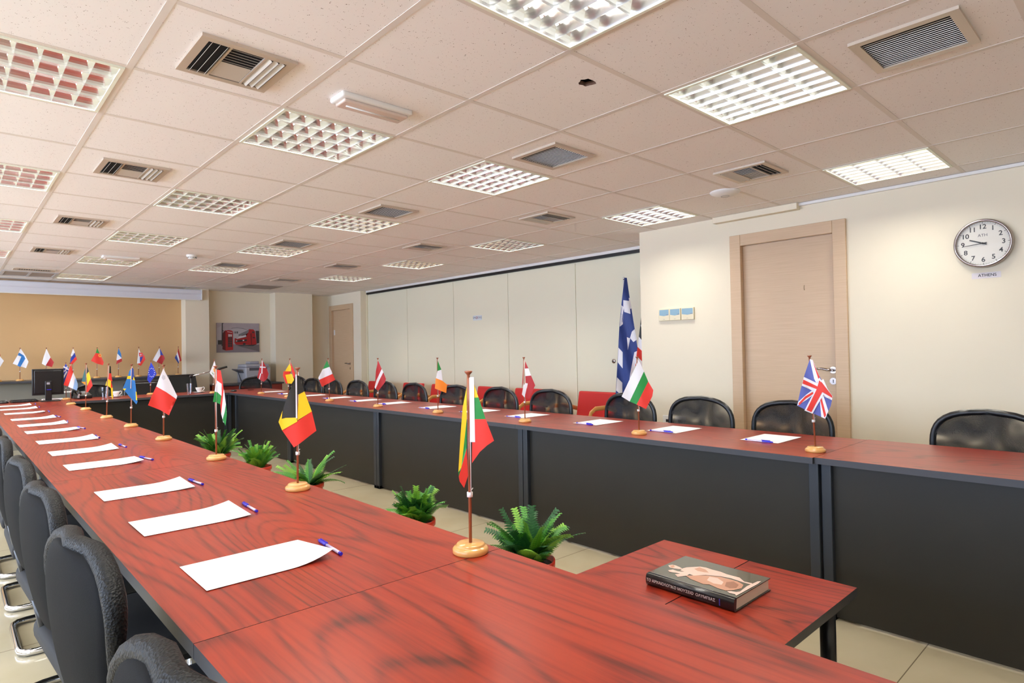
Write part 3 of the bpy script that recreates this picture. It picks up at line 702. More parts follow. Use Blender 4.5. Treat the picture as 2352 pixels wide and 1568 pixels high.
ledge = [
 ('white and dark red flag cut by the left edge of the photo, on the ledge', -5, [('w',z1([(-40,520),(0,530),(40,575),(0,640),(-60,620)])), ('R',z1([(-30,460),(-10,470),(5,520),(0,532),(-40,520)]))]),
 ('white flag with a blue cross on the ledge, second from the left edge', 45.7, [('w',z1([(212,448),(260,520),(293,585),(268,650),(200,628),(130,605),(180,520)])), ('b',z1([(195,490),(245,520),(258,545),(183,518)])), ('b',z1([(225,520),(262,550),(210,638),(178,625)]))]),
 ('white and red two-band flag on the ledge above the monitor', 106, [('w',z1([(478,450),(520,540),(470,625),(430,605),(450,530)])), ('R',z1([(520,540),(555,590),(535,640),(470,622)]))]),
 ('white, blue and red flag with small crest on the ledge, right of the monitor', 167.5, [('w',z1([(752,450),(770,490),(740,530),(728,520)])), ('B',z1([(768,490),(780,530),(720,605),(728,545)])), ('r',z1([(780,530),(793,560),(745,612),(718,605)])), ('s',z1([(744,500),(756,496),(756,512),(747,516)]))]),
 ('green and red flag with a round emblem on the ledge', 222.5, [('g',z1([(1000,445),(1025,500),(985,498)])), ('r',z1([(985,495),(1027,500),(1068,590),(1060,620),(1000,605),(935,575)])), ('q',z1([(1018,505),(1038,505),(1045,522),(1036,538),(1018,535),(1010,518)])), ('r',z1([(1022,512),(1034,512),(1036,524),(1026,530)]))]),
 ('blue, white and red flag on the ledge, hanging narrow', 272, [('b',z1([(1220,445),(1245,500),(1252,548),(1208,500)])), ('w',z1([(1208,500),(1252,548),(1205,575),(1198,562)])), ('R',z1([(1252,550),(1256,580),(1195,612),(1203,572)]))]),
 ('white, blue and red flag with a red shield on the ledge', 318, [('r',z1([(1480,510),(1497,560),(1450,628),(1420,610),(1458,560)])), ('w',z1([(1427,450),(1450,500),(1445,600),(1410,602)])), ('B',z1([(1440,520),(1475,510),(1460,565),(1440,595)])), ('r',z1([(1430,490),(1468,495),(1470,525),(1448,540),(1432,522)])), ('w',z1([(1446,500),(1450,500),(1450,530),(1446,530)])), ('w',z1([(1438,508),(1459,508),(1459,512),(1438,512)]))]),
 ('white, blue and red flag with a wedge on the ledge, above the ring of stars', 365.5, [('w',z1([(1640,445),(1655,515),(1610,587),(1570,570)])), ('B',z1([(1645,448),(1682,520),(1650,520)])), ('R',z1([(1655,515),(1684,520),(1697,550),(1665,612),(1610,587)]))]),
 ('red, white and blue flag at the right end of the ledge beside the pier', 409, [('R',z1([(1835,440),(1868,575),(1845,582),(1828,490)])), ('w',z1([(1826,480),(1848,560),(1842,602),(1815,512)])), ('n',z1([(1815,510),(1842,590),(1838,605),(1797,545)]))]),
]
for lab, bx, pl in ledge:
    Pp = at(bx, 866, 1, 9.33)
    tx = {-5:-4}.get(bx, bx+0.8)
    table_flag(lab, (tx, 796), (bx, 866), 0.13, pl, z=0.945, P=(Pp.x, 9.33), group=G3, amp=0.003)
# tall floor flags by the partition corner
def rg(L): return [(1380+x/5.225, 620+y/5.225) for x, y in L]
def floor_flag(label, P, topz, polys, amp):
    r = thing('floor_flag', label, 'flag', P)
    n = Vector((P[0]-CP.x, P[1]-CP.y, 0)).normalized()
    bm = bmesh.new(); lathe(bm, [(0,0),(0.10,0),(0.10,0.012),(0.05,0.03),(0.03,0.06),(0,0.06)], 28); obj('stand', bm, CHROME, r)
    bm = bmesh.new(); tube(bm, [(0,0,0.05),(0,0,topz)], 0.013, 12); obj('pole', bm, WHITE, r)
    bm = bmesh.new(); lathe(bm, [(0,0),(0.012,0.0),(0.008,0.012),(0.014,0.02),(0,0.03)], 14, (0,0,topz)); obj('finial', bm, CHROME, r)
    o = cloth(r, polys, Vector(P), amp=amp, freq=38); o.location = -n*0.035
    return r
floor_flag('tall blue and white striped flag with a cross on a pole by the partition', (4.75,2.42,0), 1.97, [
    ('n',rg([(285,95),(312,95),(345,330),(405,700),(440,930),(430,1020),(400,1150),(345,1310),(300,1450),(262,1600),(255,1900),(170,1900),(175,1568),(185,1430),(197,1150),(210,930),(222,690),(248,400)])),
    ('w',rg([(270,365),(340,375),(355,530),(270,500)])), ('w',rg([(335,335),(348,340),(372,460),(352,470)])), ('w',rg([(248,425),(272,445),(265,650),(228,680)])), ('w',rg([(212,930),(262,985),(262,1180),(203,1105)])),
    ('w',rg([(195,1285),(258,1350),(258,1510),(185,1440)])), ('w',rg([(372,740),(405,710),(432,835),(390,865),(350,815)])), ('w',rg([(312,805),(352,820),(325,960)])), ('w',rg([(402,985),(437,970),(430,1090),(342,1330),(352,1240)]))], 0.016)
floor_flag('starred and red-striped tall flag partly hidden behind the wall corner', (4.84,2.18,0), 1.93, [
    ('k',rg([(520,330),(545,330),(575,900),(500,850),(457,800),(490,520)])), ('w',rg([(457,800),(500,850),(580,920),(580,1040),(500,975),(442,920)])), ('r',rg([(441,922),(500,975),(580,1040),(580,1160),(502,1100),(428,1030)])),
    ('w',rg([(430,1032),(502,1100),(580,1160),(580,1300),(505,1220),(428,1150)])), ('r',rg([(415,1110),(430,1150),(505,1220),(580,1300),(580,1500),(440,1400)])), ('w',rg([(484,570),(490,563),(494,575),(489,590)])), ('w',rg([(480,660),(492,655),(496,672),(486,690)])), ('w',rg([(488,765),(496,760),(500,780),(492,795)]))], 0.012)
# ------------------------------------------------------------------ sheets and pens
def make_sheet(curl, key):
    bm = bmesh.new(); nx, ny = 16, 8; g = []
    for i in range(nx+1):
        row = []
        for j in range(ny+1):
            u, v = i/nx, j/ny; x, y = (u-0.5)*0.297, (v-0.5)*0.208
            z = 0.0006
            if curl:
                e = max(0, (u-0.62)/0.38); z += curl*e**2*(0.35+0.65*(v if key % 2 == 0 else 1-v)) if key else curl*e**2*(1-v)
                x -= curl*0.25*e**2
            row.append(bm.verts.new((x, y, z)))
        g.append(row)
    for i in range(nx):
        for j in range(ny): bm.faces.new([g[i][j], g[i+1][j], g[i+1][j+1], g[i][j+1]]).smooth = True
    return bm
SM = [obj('paper_sheet', make_sheet(c, k), PAPER) for k, c in enumerate((0.022, 0.0, 0.014, 0.011))]
for o in SM: COL.objects.unlink(o)
def sheet(kind, x, y, label, group, rz=0):
    o = SM[kind].copy(); COL.objects.link(o); o.name = 'paper_sheet'; o.location = (x, y, TZ+0.0014); o.rotation_euler = (0,0,rz)
    return tag(o, label, 'sheet of paper', group)
PENB = mat('clear_pen_barrel', (205,195,235), 0.15, spec=0.7); PENC = mat('blue_pen_cap', (42,36,190), 0.25)
def make_pen():
    r = thing('ballpoint_pen', 'x', 'pen')
    R = 0.0045
    bm = bmesh.new(); tube(bm, [(0,-0.072,R),(0,0.03,R)], 0.0042, 6); obj('barrel', bm, PENB, r)
    bm = bmesh.new(); tube(bm, [(0,0.018,R),(0,0.022,R),(0,0.062,R),(0,0.076,R)], [0.0052,0.0056,0.0052,0.0025], 10)
    box(bm, -0.0014, 0.0014, 0.012, 0.060, R+0.005, R+0.0075); obj('cap', bm, PENC, r)
    bm = bmesh.new(); tube(bm, [(0,-0.077,R),(0,-0.066,R)], 0.0045, 8); obj('end_plug', bm, PENC, r)
    return r
PEN = make_pen(); pen_used = [False]
def pen(x, y, rz, label, group):
    if not pen_used[0]:
        PEN.location = (x, y, TZ); PEN.rotation_euler = (0,0,rz); PEN['label'] = label; PEN['group'] = group; pen_used[0] = True; return
    dup(PEN, (x, y, TZ), rz, label, group)
lp = [(0.002,'nearest the camera, beyond the desk seam'),(0.557,'before the black, yellow and red flag'),(1.142,'first one beyond the black, yellow and red flag'),(1.955,'just beyond the red, white and green flag'),
      (2.53,'level with the white and red Maltese flag'),(3.13,'between the Maltese and Swedish flags'),(3.83,'just beyond the blue and yellow flag'),(4.40,'level with the black, red and gold flag'),
      (5.05,'first beyond the black, red and gold flag'),(5.81,'level with the teal and yellow flag'),(6.45,'second from the computer monitor'),(7.05,'nearest the computer monitor')]
pl_y = [(0.201,-0.02),(0.207,0.565),(0.203,1.143),(0.202,1.95),(0.212,2.55),(0.185,3.15),(0.193,3.84),(0.19,4.46),(0.193,5.07),(0.205,5.79),(0.203,6.55),(0.22,7.12)]
for k, ((y, w), (px, py)) in enumerate(zip(lp, pl_y)):
    sheet(0 if k == 0 else (2 if k % 3 else 3), 0.028, y, 'blank white sheet on the left row, '+w, 'sheets on the left row', 0.0)
    pen(px, py, random.uniform(-0.12, 0.2), 'blue capped pen, left row, by sheet '+w.replace('just ', '').replace('first one ', '').replace(', beyond the desk seam', '').replace('the black, yellow and red flag', 'the black-yellow-red flag').replace('the red, white and green flag', 'the red-white-green flag').replace('the black, red and gold flag', 'the black-red-gold flag'), 'pens on the left row')
rp = [(-0.02,'beside the British flag'),(0.58,'beside the white, green and red Bulgarian flag'),(1.18,'just before the red and white Austrian flag'),(1.88,'first beyond the Austrian flag'),(2.45,'just before the green, white and orange flag'),
      (3.05,'just beyond the green, white and orange flag'),(3.78,'just beyond the Latvian flag'),(4.35,'just before the Italian flag'),(4.98,'just beyond the Italian flag'),(5.62,'beside the red and yellow flag'),(6.25,'between the Spanish and Danish flags'),(6.85,'beyond the Danish flag')]
for k, (y, w) in enumerate(rp):
    sheet(1, 2.765, y, 'blank white sheet on the right row, '+w, 'sheets on the right row', 0.0)
    pen(2.625, y+0.0, PI+random.uniform(-0.12, 0.12), 'blue capped pen, right row, on sheet '+w.replace('just ', '').replace('white, green and red ', '').replace('green, white and orange', 'green-white-orange'), 'pens on the right row')
for o in SM: bpy.data.objects.remove(o)
# ------------------------------------------------------------------ mesh chairs
SH = dict(waist=0.16, flare=0.0, z0=0.50, cave=0.035, e=2.6, p=3.0, w=0.236)
def chair_back_pt(s, t, th):
    """s -1..1 across, t 0..1 up; th offset front(+)/rear(-)"""
    z = SH['z0']+(0.888-SH['z0'])*t
    w = SH['w']
    if t < 0.75: w *= 1-SH['flare']*(1-t/0.75)**0.8
    if t > 0.5: w *= max(0.0, 1-((t-0.5)/0.5)**SH['p'])**(1/SH['e'])
    else:
        w *= 1-SH['waist']*((0.5-t)/0.5)**1.3
        if t < 0.08: w *= 1-0.35*((0.08-t)/0.08)**2
    x = -0.195-0.045*t+0.03*(2*t-1)**2*0.6 + SH['cave']*(s*s)*(0.4+0.6*t)
    return Vector((x+th, s*w, z))
def make_mesh_chair(covm, rimm, rr1, rr2, thk):
    r = thing('conference_chair', 'x', 'chair')
    nu, nv = 14, 20
    bm = bmesh.new(); grids = []
    ts = [1-(1-v/nv)**1.0 for v in range(nv+1)]
    ts = [0.5*(1-math.cos(PI*v/nv)) for v in range(nv+1)]
    for side in (1, -1):
        g = []
        for t in ts:
            row = []
            for k in range(nu+1):
                s = -1+2*k/nu
                thick = 0.012+thk*(1-t*0.6)*(1-s**4)
                row.append(bm.verts.new(chair_back_pt(s, t, side*thick)))
            g.append(row)
        grids.append(g)
        for a in range(nv):
            for k in range(nu): bm.faces.new([g[a][k], g[a][k+1], g[a+1][k+1], g[a+1][k]]).smooth = True
    A, B = grids
    rim = [(0,k) for k in range(nu+1)]+[(a,nu) for a in range(1,nv+1)]+[(nv,k) for k in range(nu-1,-1,-1)]+[(a,0) for a in range(nv-1,0,-1)]
    for q in range(len(rim)):
        (a, k), (c, d) = rim[q], rim[(q+1) % len(rim)]
        try: bm.faces.new([A[a][k], A[c][d], B[c][d], B[a][k]]).smooth = True
        except ValueError: pass
    bmesh.ops.remove_doubles(bm, verts=bm.verts[:], dist=0.0006)
    obj('backrest', bm, covm, r)
    bm = bmesh.new()
    pts = [chair_back_pt(1, t, 0) for t in ts[:-1]]+[chair_back_pt(0, 1, 0)]+[chair_back_pt(-1, t, 0) for t in reversed(ts[:-1])]
    if rr1 == 'vary': rr1 = [0.009+0.010*min(1, max(0, (p.z-0.66)/0.17)) for p in pts]
    tube(bm, pts, rr1, 12, closed=True, r2=rr2); obj('backrest_frame', bm, rimm, r)
    bm = bmesh.new()
    rbox(bm, -0.20, 0.25, -0.235, 0.235, 0.415, 0.475, 0.028, 4); obj('seat', bm, mat('black_seat_fabric', (26,27,30), 0.8), r)
    bm = bmesh.new()
    p = []
    def arc(cx, cy, cz, seq): p.extend(seq)
    p = [(0.16,0.205,0.40),(0.22,0.21,0.385),(0.255,0.212,0.34),(0.265,0.214,0.2),(0.265,0.214,0.07),(0.25,0.214,0.03),(0.21,0.214,0.0155),(0.0,0.214,0.0155),(-0.12,0.214,0.0155),(-0.155,0.205,0.0155),(-0.172,0.18,0.0155),(-0.176,0.14,0.0155),(-0.176,0,0.0155)]
    p = p+[(x,-y,z) for x, y, z in reversed(p[:-1])]
    tube(bm, p, 0.0125, 10, r2=0.0145)
    fr = obj('sled_frame', bm, CHROME, r)
    bm = bmesh.new()
    for x in (-0.05, 0.12):
        for s in (-1, 1): box(bm, x-0.012, x+0.012, s*0.214-0.007, s*0.214+0.007, 0.0, 0.006)
    obj('glide', bm, BLACK, fr)
    bm = bmesh.new()
    for s in (-1, 1): tube(bm, [(0.05, s*0.16, 0.41), (-0.12, s*0.16, 0.405), (-0.18, s*0.16, 0.44), (-0.20, s*0.165, 0.55)], 0.011, 8)
    box(bm, -0.1, 0.18, -0.21, 0.21, 0.395, 0.416)
    obj('seat_bracket', bm, BLACK, r)
    return r
CH = make_mesh_chair(MESHM, BLACK, 0.0135, 0.016, 0.012)
rc = [(-0.87,'at the right edge of the photo below the clock'),(0.10,'in front of the near door, behind the British flag'),(0.73,'beside the wall sockets'),(1.345,'in front of the tall blue flag'),(2.17,'between two red armchairs, behind the Austrian flag side'),
      (2.83,'left of the Austrian flag'),(3.49,'right of the green, white and orange flag'),(4.27,'left of the Irish flag'),(4.88,'right of the Latvian flag'),(5.54,'left of the Latvian flag'),(6.22,'right of the Italian flag'),(6.82,'behind the Italian flag'),(7.70,'at the far end beside the Belgian flag top')]
for k, (y, w) in enumerate(rc):
    loc = (3.14 if k < 12 else 3.31, y, 0); lab = 'black mesh-back chair, right row, '+w
    rz = PI+[0,0.05,0.03,-0.05,0.02,0.0,0.1,0,0.04,0.08,0.05,0.1,0.15][k]
    if k == 0: CH.location = loc; CH.rotation_euler = (0,0,rz); CH['label'] = lab; CH['group'] = 'mesh chairs behind the right row'
    else: dup(CH, loc, rz, lab)
dup(CH, (3.09,8.22,0), -PI/2-0.1, 'black mesh-back chair in the far corner in front of the printer', 'mesh chairs behind the head desks')
dup(CH, (0.93,8.00,0), -PI/2+0.1, 'black mesh-back chair behind the head desk, right of the monitor', 'mesh chairs behind the head desks')
SH.update(waist=0.0, flare=0.30, z0=0.53, cave=0.015, e=3.0, p=3.4, w=0.24)
CHF = make_mesh_chair(FABS, FABM, 'vary', None, 0.02)
lc = [(-0.755,'lowest in the photo, nearest the camera'),(-0.055,'second from the camera, opposite the nearest sheet'),(0.585,'third from the camera'),(1.215,'fourth from the camera'),(1.98,'fifth, its chrome loop showing on the floor'),(2.6,'sixth from the camera'),(3.22,'farthest one showing at the left edge')]
for k, (y, w) in enumerate(lc):
    loc = (-0.128, y, 0); lab = 'black fabric chair on the left row, '+w
    rz = [0.08,0.08,0.06,0.05,0.0,0,0][k]
    if k == 0: CHF.location = loc; CHF.rotation_euler = (0,0,rz); CHF['label'] = lab; CHF['group'] = 'chairs along the left row'
    else: dup(CHF, loc, rz, lab)
# ------------------------------------------------------------------ red armchairs
def make_red():
    r = thing('red_armchair', 'x', 'armchair')
    bm = bmesh.new()
    n0 = len(bm.verts); rbox(bm, -0.025, 0.025, -0.272, 0.272, 0.36, 0.775, 0.020, 3)
    for v in bm.verts: v.co.x += -0.14-(v.co.z-0.36)*0.16; v.co.y *= 1-(v.co.z-0.36)*0.12
    obj('backrest', bm, REDF, r)
    bm = bmesh.new(); rbox(bm, -0.16, 0.34, -0.26, 0.26, 0.36, 0.44, 0.03, 3); obj('seat', bm, REDF, r)
    for s in (-1, 1):
        bm = bmesh.new()
        tube(bm, [(0.30,s*0.295,0.0),(0.31,s*0.295,0.30),(0.305,s*0.295,0.52),(0.27,s*0.295,0.60),(0.20,s*0.295,0.635),(0.05,s*0.295,0.635),(-0.12,s*0.295,0.60),(-0.19,s*0.29,0.58)], 0.013, 8, r2=0.024)
        obj('arm', bm, BENT, r)
        bm = bmesh.new(); tube(bm, [(-0.14,s*0.27,0.40),(-0.22,s*0.28,0.0)], 0.016, 8); obj('leg', bm, BENT, r)
    return r
RC = make_red()
for k, (y, w) in enumerate([(2.79,'nearest the tall blue flag'),(3.84,'right of the Austrian flag'),(4.57,'just left of the Austrian flag'),(5.63,'right of the Irish flag'),(6.38,'left of the Irish flag'),(7.44,'farthest, behind the Latvian flag')]):
    loc = (4.53, y, 0); lab = 'red armchair with bent wood arms, '+w
    if k == 0: RC.location = loc; RC.rotation_euler = (0,0,PI); RC['label'] = lab; RC['group'] = 'red armchairs by the partition'
    else: dup(RC, loc, PI, lab)
# ------------------------------------------------------------------ ferns
FG = [mat('fern_light', (128,186,62), 0.5), mat('fern_mid', (72,146,50), 0.5), mat('fern_dark', (30,88,44), 0.5)]
def frond(bm, base, az, L, lift, droop, width, mi, rnd, roll_=0.0):
    n = 19; d = Vector((math.cos(az), math.sin(az), 0)); side0 = Vector((-d.y, d.x, 0))
    p = Vector(base); ang = lift; pts = []
    for k in range(n+1):
        pts.append((p.copy(), ang)); st = L/n
        p = p+(d*math.cos(ang)+Vector((0,0,1))*math.sin(ang))*st; ang -= droop/n
    for k in range(1, n+1):
        q, a = pts[k]; t = k/n
        w = width*math.sin(min(1, t*1.15+0.12)*PI*0.92)**0.7+0.004
        fwd = (d*math.cos(a)+Vector((0,0,1))*math.sin(a)); upv = (-d*math.sin(a)+Vector((0,0,1))*math.cos(a))
        side = (side0*math.cos(roll_)+upv*math.sin(roll_))
        for s in (-1, 1):
            e = q+side*s*w+fwd*w*0.42-upv*w*0.22
            m_ = q+side*s*w*0.5; h = L/n*0.55
            v = [bm.verts.new(x) for x in (q-fwd*h*0.8, m_-fwd*h*0.55+fwd*w*0.16, e, m_+fwd*h*0.9+fwd*w*0.2, q+fwd*h*0.8)]
            f = bm.faces.new(v); f.material_index = mi; f.smooth = False
    for k in range(n):
        a, b2 = pts[k][0], pts[k+1][0]; ww = 0.0018
        f = bm.faces.new([bm.verts.new(x) for x in (a-side0*ww, a+side0*ww, b2+side0*ww*0.6, b2-side0*ww*0.6)]); f.material_index = min(2, mi+1)
def fern(label, x, y, rimz, rr_, seed, n, L, lift, width, mats, bias=None):
    rnd = random.Random(seed)
    r = thing('potted_fern', label, 'potted plant', (x, y, 0), 0, 'ferns in red pots on the floor')
    bm = bmesh.new(); lathe(bm, [(0,0.0),(rr_*0.68,0.0),(rr_*0.93,rimz-0.035),(rr_*0.93,rimz-0.03),(rr_,rimz-0.03),(rr_,rimz),(rr_*0.94,rimz),(rr_*0.90,rimz-0.03),(0,rimz-0.03)], 32); pt = obj('pot', bm, REDPOT, r)
    bm = bmesh.new(); lathe(bm, [(0,rimz-0.02),(rr_*0.91,rimz-0.024)], 24); obj('soil', bm, SOIL, r)
    bm = bmesh.new()
    for k in range(n):
        az = 2*PI*k/n*1.0+rnd.uniform(-0.3, 0.3); inner = rnd.random()
        lf = lift+rnd.uniform(-0.35, 0.3)+(0.25 if k % 2 else 0)
        frond(bm, (0.03*math.cos(az), 0.03*math.sin(az), rimz-0.02), az, L*rnd.uniform(0.75, 1.15), lf, rnd.uniform(0.2, 1.2), width*rnd.uniform(0.8, 1.2), rnd.choice(mats), rnd, rnd.uniform(-0.7, 0.7))
    obj('foliage', bm, FG, r, fix=False)
    return r
fern('dark green fern in red pot nearest the coffee table', 1.515, 0.585, 0.25, 0.118, 3, 48, 0.235, 1.2, 0.050, [0,1,1,2,2])
fern('bright green fern in red pot behind the nearest flag', 1.515, 1.55, 0.255, 0.115, 5, 46, 0.195, 1.25, 0.050, [0,0,1,1,2])
fern('sprawling fern in red pot behind the black, yellow and red flag', 1.54, 3.06, 0.245, 0.115, 8, 24, 0.28, 0.85, 0.042, [0,1,2])
fern('bushy fern in red pot, second from the far end', 1.53, 4.08, 0.25, 0.118, 11, 42, 0.225, 1.2, 0.048, [0,1,1])
fern('farthest fern in red pot behind the red, white and green flag', 1.52, 5.12, 0.25, 0.118, 14, 38, 0.27, 1.05, 0.048, [0,1,1,2])
# ------------------------------------------------------------------ book
t = thing('book', 'thick dark museum book with a pale statue on its cover, on the coffee table', 'book', (1.20,-0.30,0.45), 0)
# local: spine along Y at x=0, body to +X
bx0 = 0.0; BL, BWd, BT = 0.312, 0.238, 0.040
COVER = mat('dark_olive_cover', (74,76,68), 0.22, noise=(9, 0.25), coat=0.4)
SPINEM = mat('black_spine', (30,28,34), 0.3, coat=0.3)
bm = bmesh.new(); rbox(bm, 0.006, BWd-0.006, -BL+0.004, -0.004, 0.0035, BT-0.0035, 0.001)
obj('page_block', bm, mat('page_edges', (226,218,200), 0.8), t)
bm = bmesh.new(); rbox(bm, 0.0, BWd, -BL, 0, 0.0, 0.0035, 0.001); rbox(bm, 0.0, BWd, -BL, 0, BT-0.0035, BT, 0.001); obj('cover', bm, COVER, t)
bm = bmesh.new()
sp_ = [(0.006,0.0005),(-0.002,0.002),(-0.006,0.010),(-0.007,0.02),(-0.006,0.030),(-0.002,BT-0.002),(0.004,BT+0.0003),(0.012,BT+0.0005)]
va = [bm.verts.new((x,-BL-0.0005,z)) for x, z in sp_]; vb = [bm.verts.new((x,0.0005,z)) for x, z in sp_]
for k in range(len(sp_)-1): bm.faces.new([va[k], va[k+1], vb[k+1], vb[k]]).smooth = True
bm.faces.new(va); bm.faces.new(vb)
obj('spine', bm, SPINEM, t)
Msp = Matrix.Translation((-0.0078,-0.128,0.021)) @ Matrix.Rotation(-PI/2, 4, 'Z') @ Matrix.Rotation(PI/2, 4, 'X')
text_part('spine_lettering', [('ΤΟ ΑΡΧΑΙΟΛΟΓΙΚΟ ΜΟΥΣΕΙΟ  ΟΛΥΜΠΙΑΣ', 0.0125, Msp)], mat('silver_ink', (225,222,225), 0.4), t, 0.0003)
bm = bmesh.new()
for k in range(7): box(bm, -0.0079, -0.0068, -0.268, -0.265, 0.010+0.003*k, 0.0118+0.003*k)
obj('spine_mark', bm, mat('blue_ink', (84,84,210), 0.4), t)
# cover picture: a plain draped stone figure
STONE = [mat('stone_pale', (228,196,184), 0.35), mat('stone_rose', (196,146,122), 0.35), mat('stone_brown', (150,104,84), 0.35)]
def zk(L):
    o = []
    for x, y in L:
        p = at(1440+x/6.533, 1230+y/6.533, 2, 0.45+BT)
        o.append((p.x-1.20, p.y+0.30, BT+0.0004))
    return o
bm = bmesh.new()
pp = [(0,[(620,445),(680,435),(730,445),(790,470),(840,500),(780,500),(700,490),(640,475)]), (1,[(640,455),(700,440),(720,470),(680,482)]),
 (0,[(840,490),(900,475),(1100,465),(1190,480),(1280,510),(1400,540),(1500,580),(1690,630),(1760,690),(1880,715),(1870,735),(1740,700),(1560,640),(1400,610),(1180,590),(1000,600),(900,560),(800,520)]),
 (1,[(1010,500),(1090,475),(1180,510),(1230,555),(1160,550),(1060,530)]),
 (0,[(615,520),(690,510),(760,535),(860,545),(950,570),(900,600),(760,620),(720,580),(800,570),(700,555),(640,545)]),
 (1,[(880,600),(1000,600),(1200,600),(1400,620),(1560,660),(1660,690),(1750,740),(1720,790),(1600,820),(1480,825),(1360,790),(1240,735),(1150,730),(1050,690),(950,650)]),
 (2,[(1490,700),(1600,690),(1680,740),(1640,790),(1540,790),(1470,760)]), (0,[(1240,620),(1360,640),(1450,700),(1420,740),(1300,720),(1200,670)]),
 (0,[(1500,835),(1560,835),(1640,850),(1700,840),(1800,760),(1960,690),(2015,685),(1960,730),(1830,800),(1640,905),(1620,880),(1540,865)])]
for k, (mi, L) in enumerate(pp):
    f = poly(bm, [(x, y, z+0.0001*k) for x, y, z in zk(L)], mi)
bmesh.ops.triangulate(bm, faces=bm.faces[:])
obj('cover_picture', bm, STONE, t)
bm = bmesh.new(); box(bm, 0.0125, 0.0135, -0.235, -0.01, BT, BT+0.0005); obj('hinge_highlight', bm, mat('cover_highlight', (190,190,185), 0.3), t)  # pale strip painted as the highlight along the cover hinge
# ------------------------------------------------------------------ wall clock + name card
CY_, CZ_ = -0.69, 1.885
t = thing('wall_clock', 'round steel wall clock marked ATH on the right wall', 'clock', (XR, CY_, CZ_))
def onwall(y, z, d=0.03): return Matrix.Translation((-d, y, z)) @ Matrix.Rotation(-PI/2, 4, 'Z') @ Matrix.Rotation(PI/2, 4, 'X')
def lathe_x(bm, prof, seg=64):
    b2 = bmesh.new(); lathe(b2, prof, seg); b2.transform(Matrix.Rotation(-PI/2, 4, 'Y')); me = bpy.data.meshes.new('q'); b2.to_mesh(me); b2.free(); bm.from_mesh(me); bpy.data.meshes.remove(me)
bm = bmesh.new(); lathe_x(bm, [(0.0,0.001),(0.150,0.001),(0.157,0.012),(0.159,0.026),(0.156,0.038),(0.149,0.044),(0.142,0.042),(0.139,0.030),(0.139,0.026)]); obj('bezel', bm, STEEL, t)
bm = bmesh.new(); lathe_x(bm, [(0,0.024),(0.139,0.024)]); dial = obj('dial', bm, mat('dial_white', (226,222,212), 0.5), t)
INK = mat('dial_ink', (32,32,34), 0.5)
nums = []
for k in range(1, 13):
    a = PI/2-2*PI*k/12; nums.append((str(k), 0.042, onwall(-0.107*math.cos(a), 0.107*math.sin(a), 0.0245)))
text_part('numerals', nums, INK, dial, 0.0002, 0.018)
text_part('city_code', [('ATH', 0.026, onwall(0, 0.052, 0.0245))], mat('dial_grey', (80,80,88), 0.5), dial, 0.0002)
bm = bmesh.new()
for k in range(60):
    a = 2*PI*k/60; r0, w = (0.128, 0.0014) if k % 5 == 0 else (0.132, 0.0004)
    p0 = Vector((-0.0248, r0*math.cos(a), r0*math.sin(a))); p1 = Vector((-0.0248, 0.138*math.cos(a), 0.138*math.sin(a))); s = Vector((0,-math.sin(a),math.cos(a)))*w
    poly(bm, [p0-s, p0+s, p1+s, p1-s])
obj('minute_marks', bm, INK, dial)
def hand(name, ang, L, w0, w1, back, x):
    bm = bmesh.new(); d = Vector((0, -math.cos(ang), math.sin(ang))); s = Vector((0, -math.sin(ang), -math.cos(ang)))
    a, b2 = -d*back, d*L
    for z0, z1 in ((x, x-0.001),):
        vs = [bm.verts.new(Vector((zz,0,0))+p+s*w*q) for zz in (z0, z1) for (p, w, q) in ((a,w0,-1),(a,w0,1),(b2,w1,1),(b2,w1,-1))]
        for f in ((0,1,2,3),(7,6,5,4),(0,4,5,1),(1,5,6,2),(2,6,7,3),(3,7,4,0)): bm.faces.new([vs[i] for i in f])
    obj(name, bm, INK, t)
# 9:44
hand('hour_hand', PI/2-2*PI*(9.73/12), 0.075, 0.0042, 0.0035, 0.022, -0.028)
hand('minute_hand', PI/2-2*PI*(44/60), 0.108, 0.0028, 0.0016, 0.022, -0.031)
bm = bmesh.new(); lathe_x(bm, [(0,0.026),(0.006,0.026),(0.006,0.034),(0,0.034)], 16); obj('hub', bm, INK, t)
GL = bpy.data.materials.new('clock_glass'); GL.use_nodes = True; nt = GL.node_tree; nt.nodes.clear()
o_ = nt.nodes.new('ShaderNodeOutputMaterial'); ms = nt.nodes.new('ShaderNodeMixShader'); tr = nt.nodes.new('ShaderNodeBsdfTransparent'); gl = nt.nodes.new('ShaderNodeBsdfGlossy'); gl.inputs['Roughness'].default_value = 0.03
fr_ = nt.nodes.new('ShaderNodeLayerWeight'); fr_.inputs[0].default_value = 0.5
nt.links.new(mth(nt, 'ADD', mth(nt, 'MULTIPLY', mth(nt, 'POWER', fr_.outputs['Facing'], 4.0), 0.5), 0.05), ms.inputs[0]); nt.links.new(tr.outputs[0], ms.inputs[1]); nt.links.new(gl.outputs[0], ms.inputs[2]); nt.links.new(ms.outputs[0], o_.inputs[0])
bm = bmesh.new(); lathe_x(bm, [(0,0.038),(0.141,0.038)]); obj('glass', bm, GL, t, fix=False)
t = thing('name_card', 'small white card reading ATHENS below the clock', 'sign', (XR, -0.70, 1.678))
bm = bmesh.new(); box(bm, -0.0012, 0.0, -0.075, 0.078, -0.019, 0.019); obj('card', bm, mat('pale_card', (222,214,216), 0.6), t)
text_part('lettering', [('ATHENS', 0.026, onwall(-0.004, 0, 0.0016))], INK, t, 0.0002, 0.012)
t = thing('no_smoking_card', 'tiny white SMOKING card with a red ring on the partition', 'sign', (XP, 5.30, 1.722))
bm = bmesh.new(); box(bm, -0.0012, 0.0, -0.10, 0.10, -0.035, 0.035); obj('card', bm, mat('pale_card2', (214,220,222), 0.6), t)
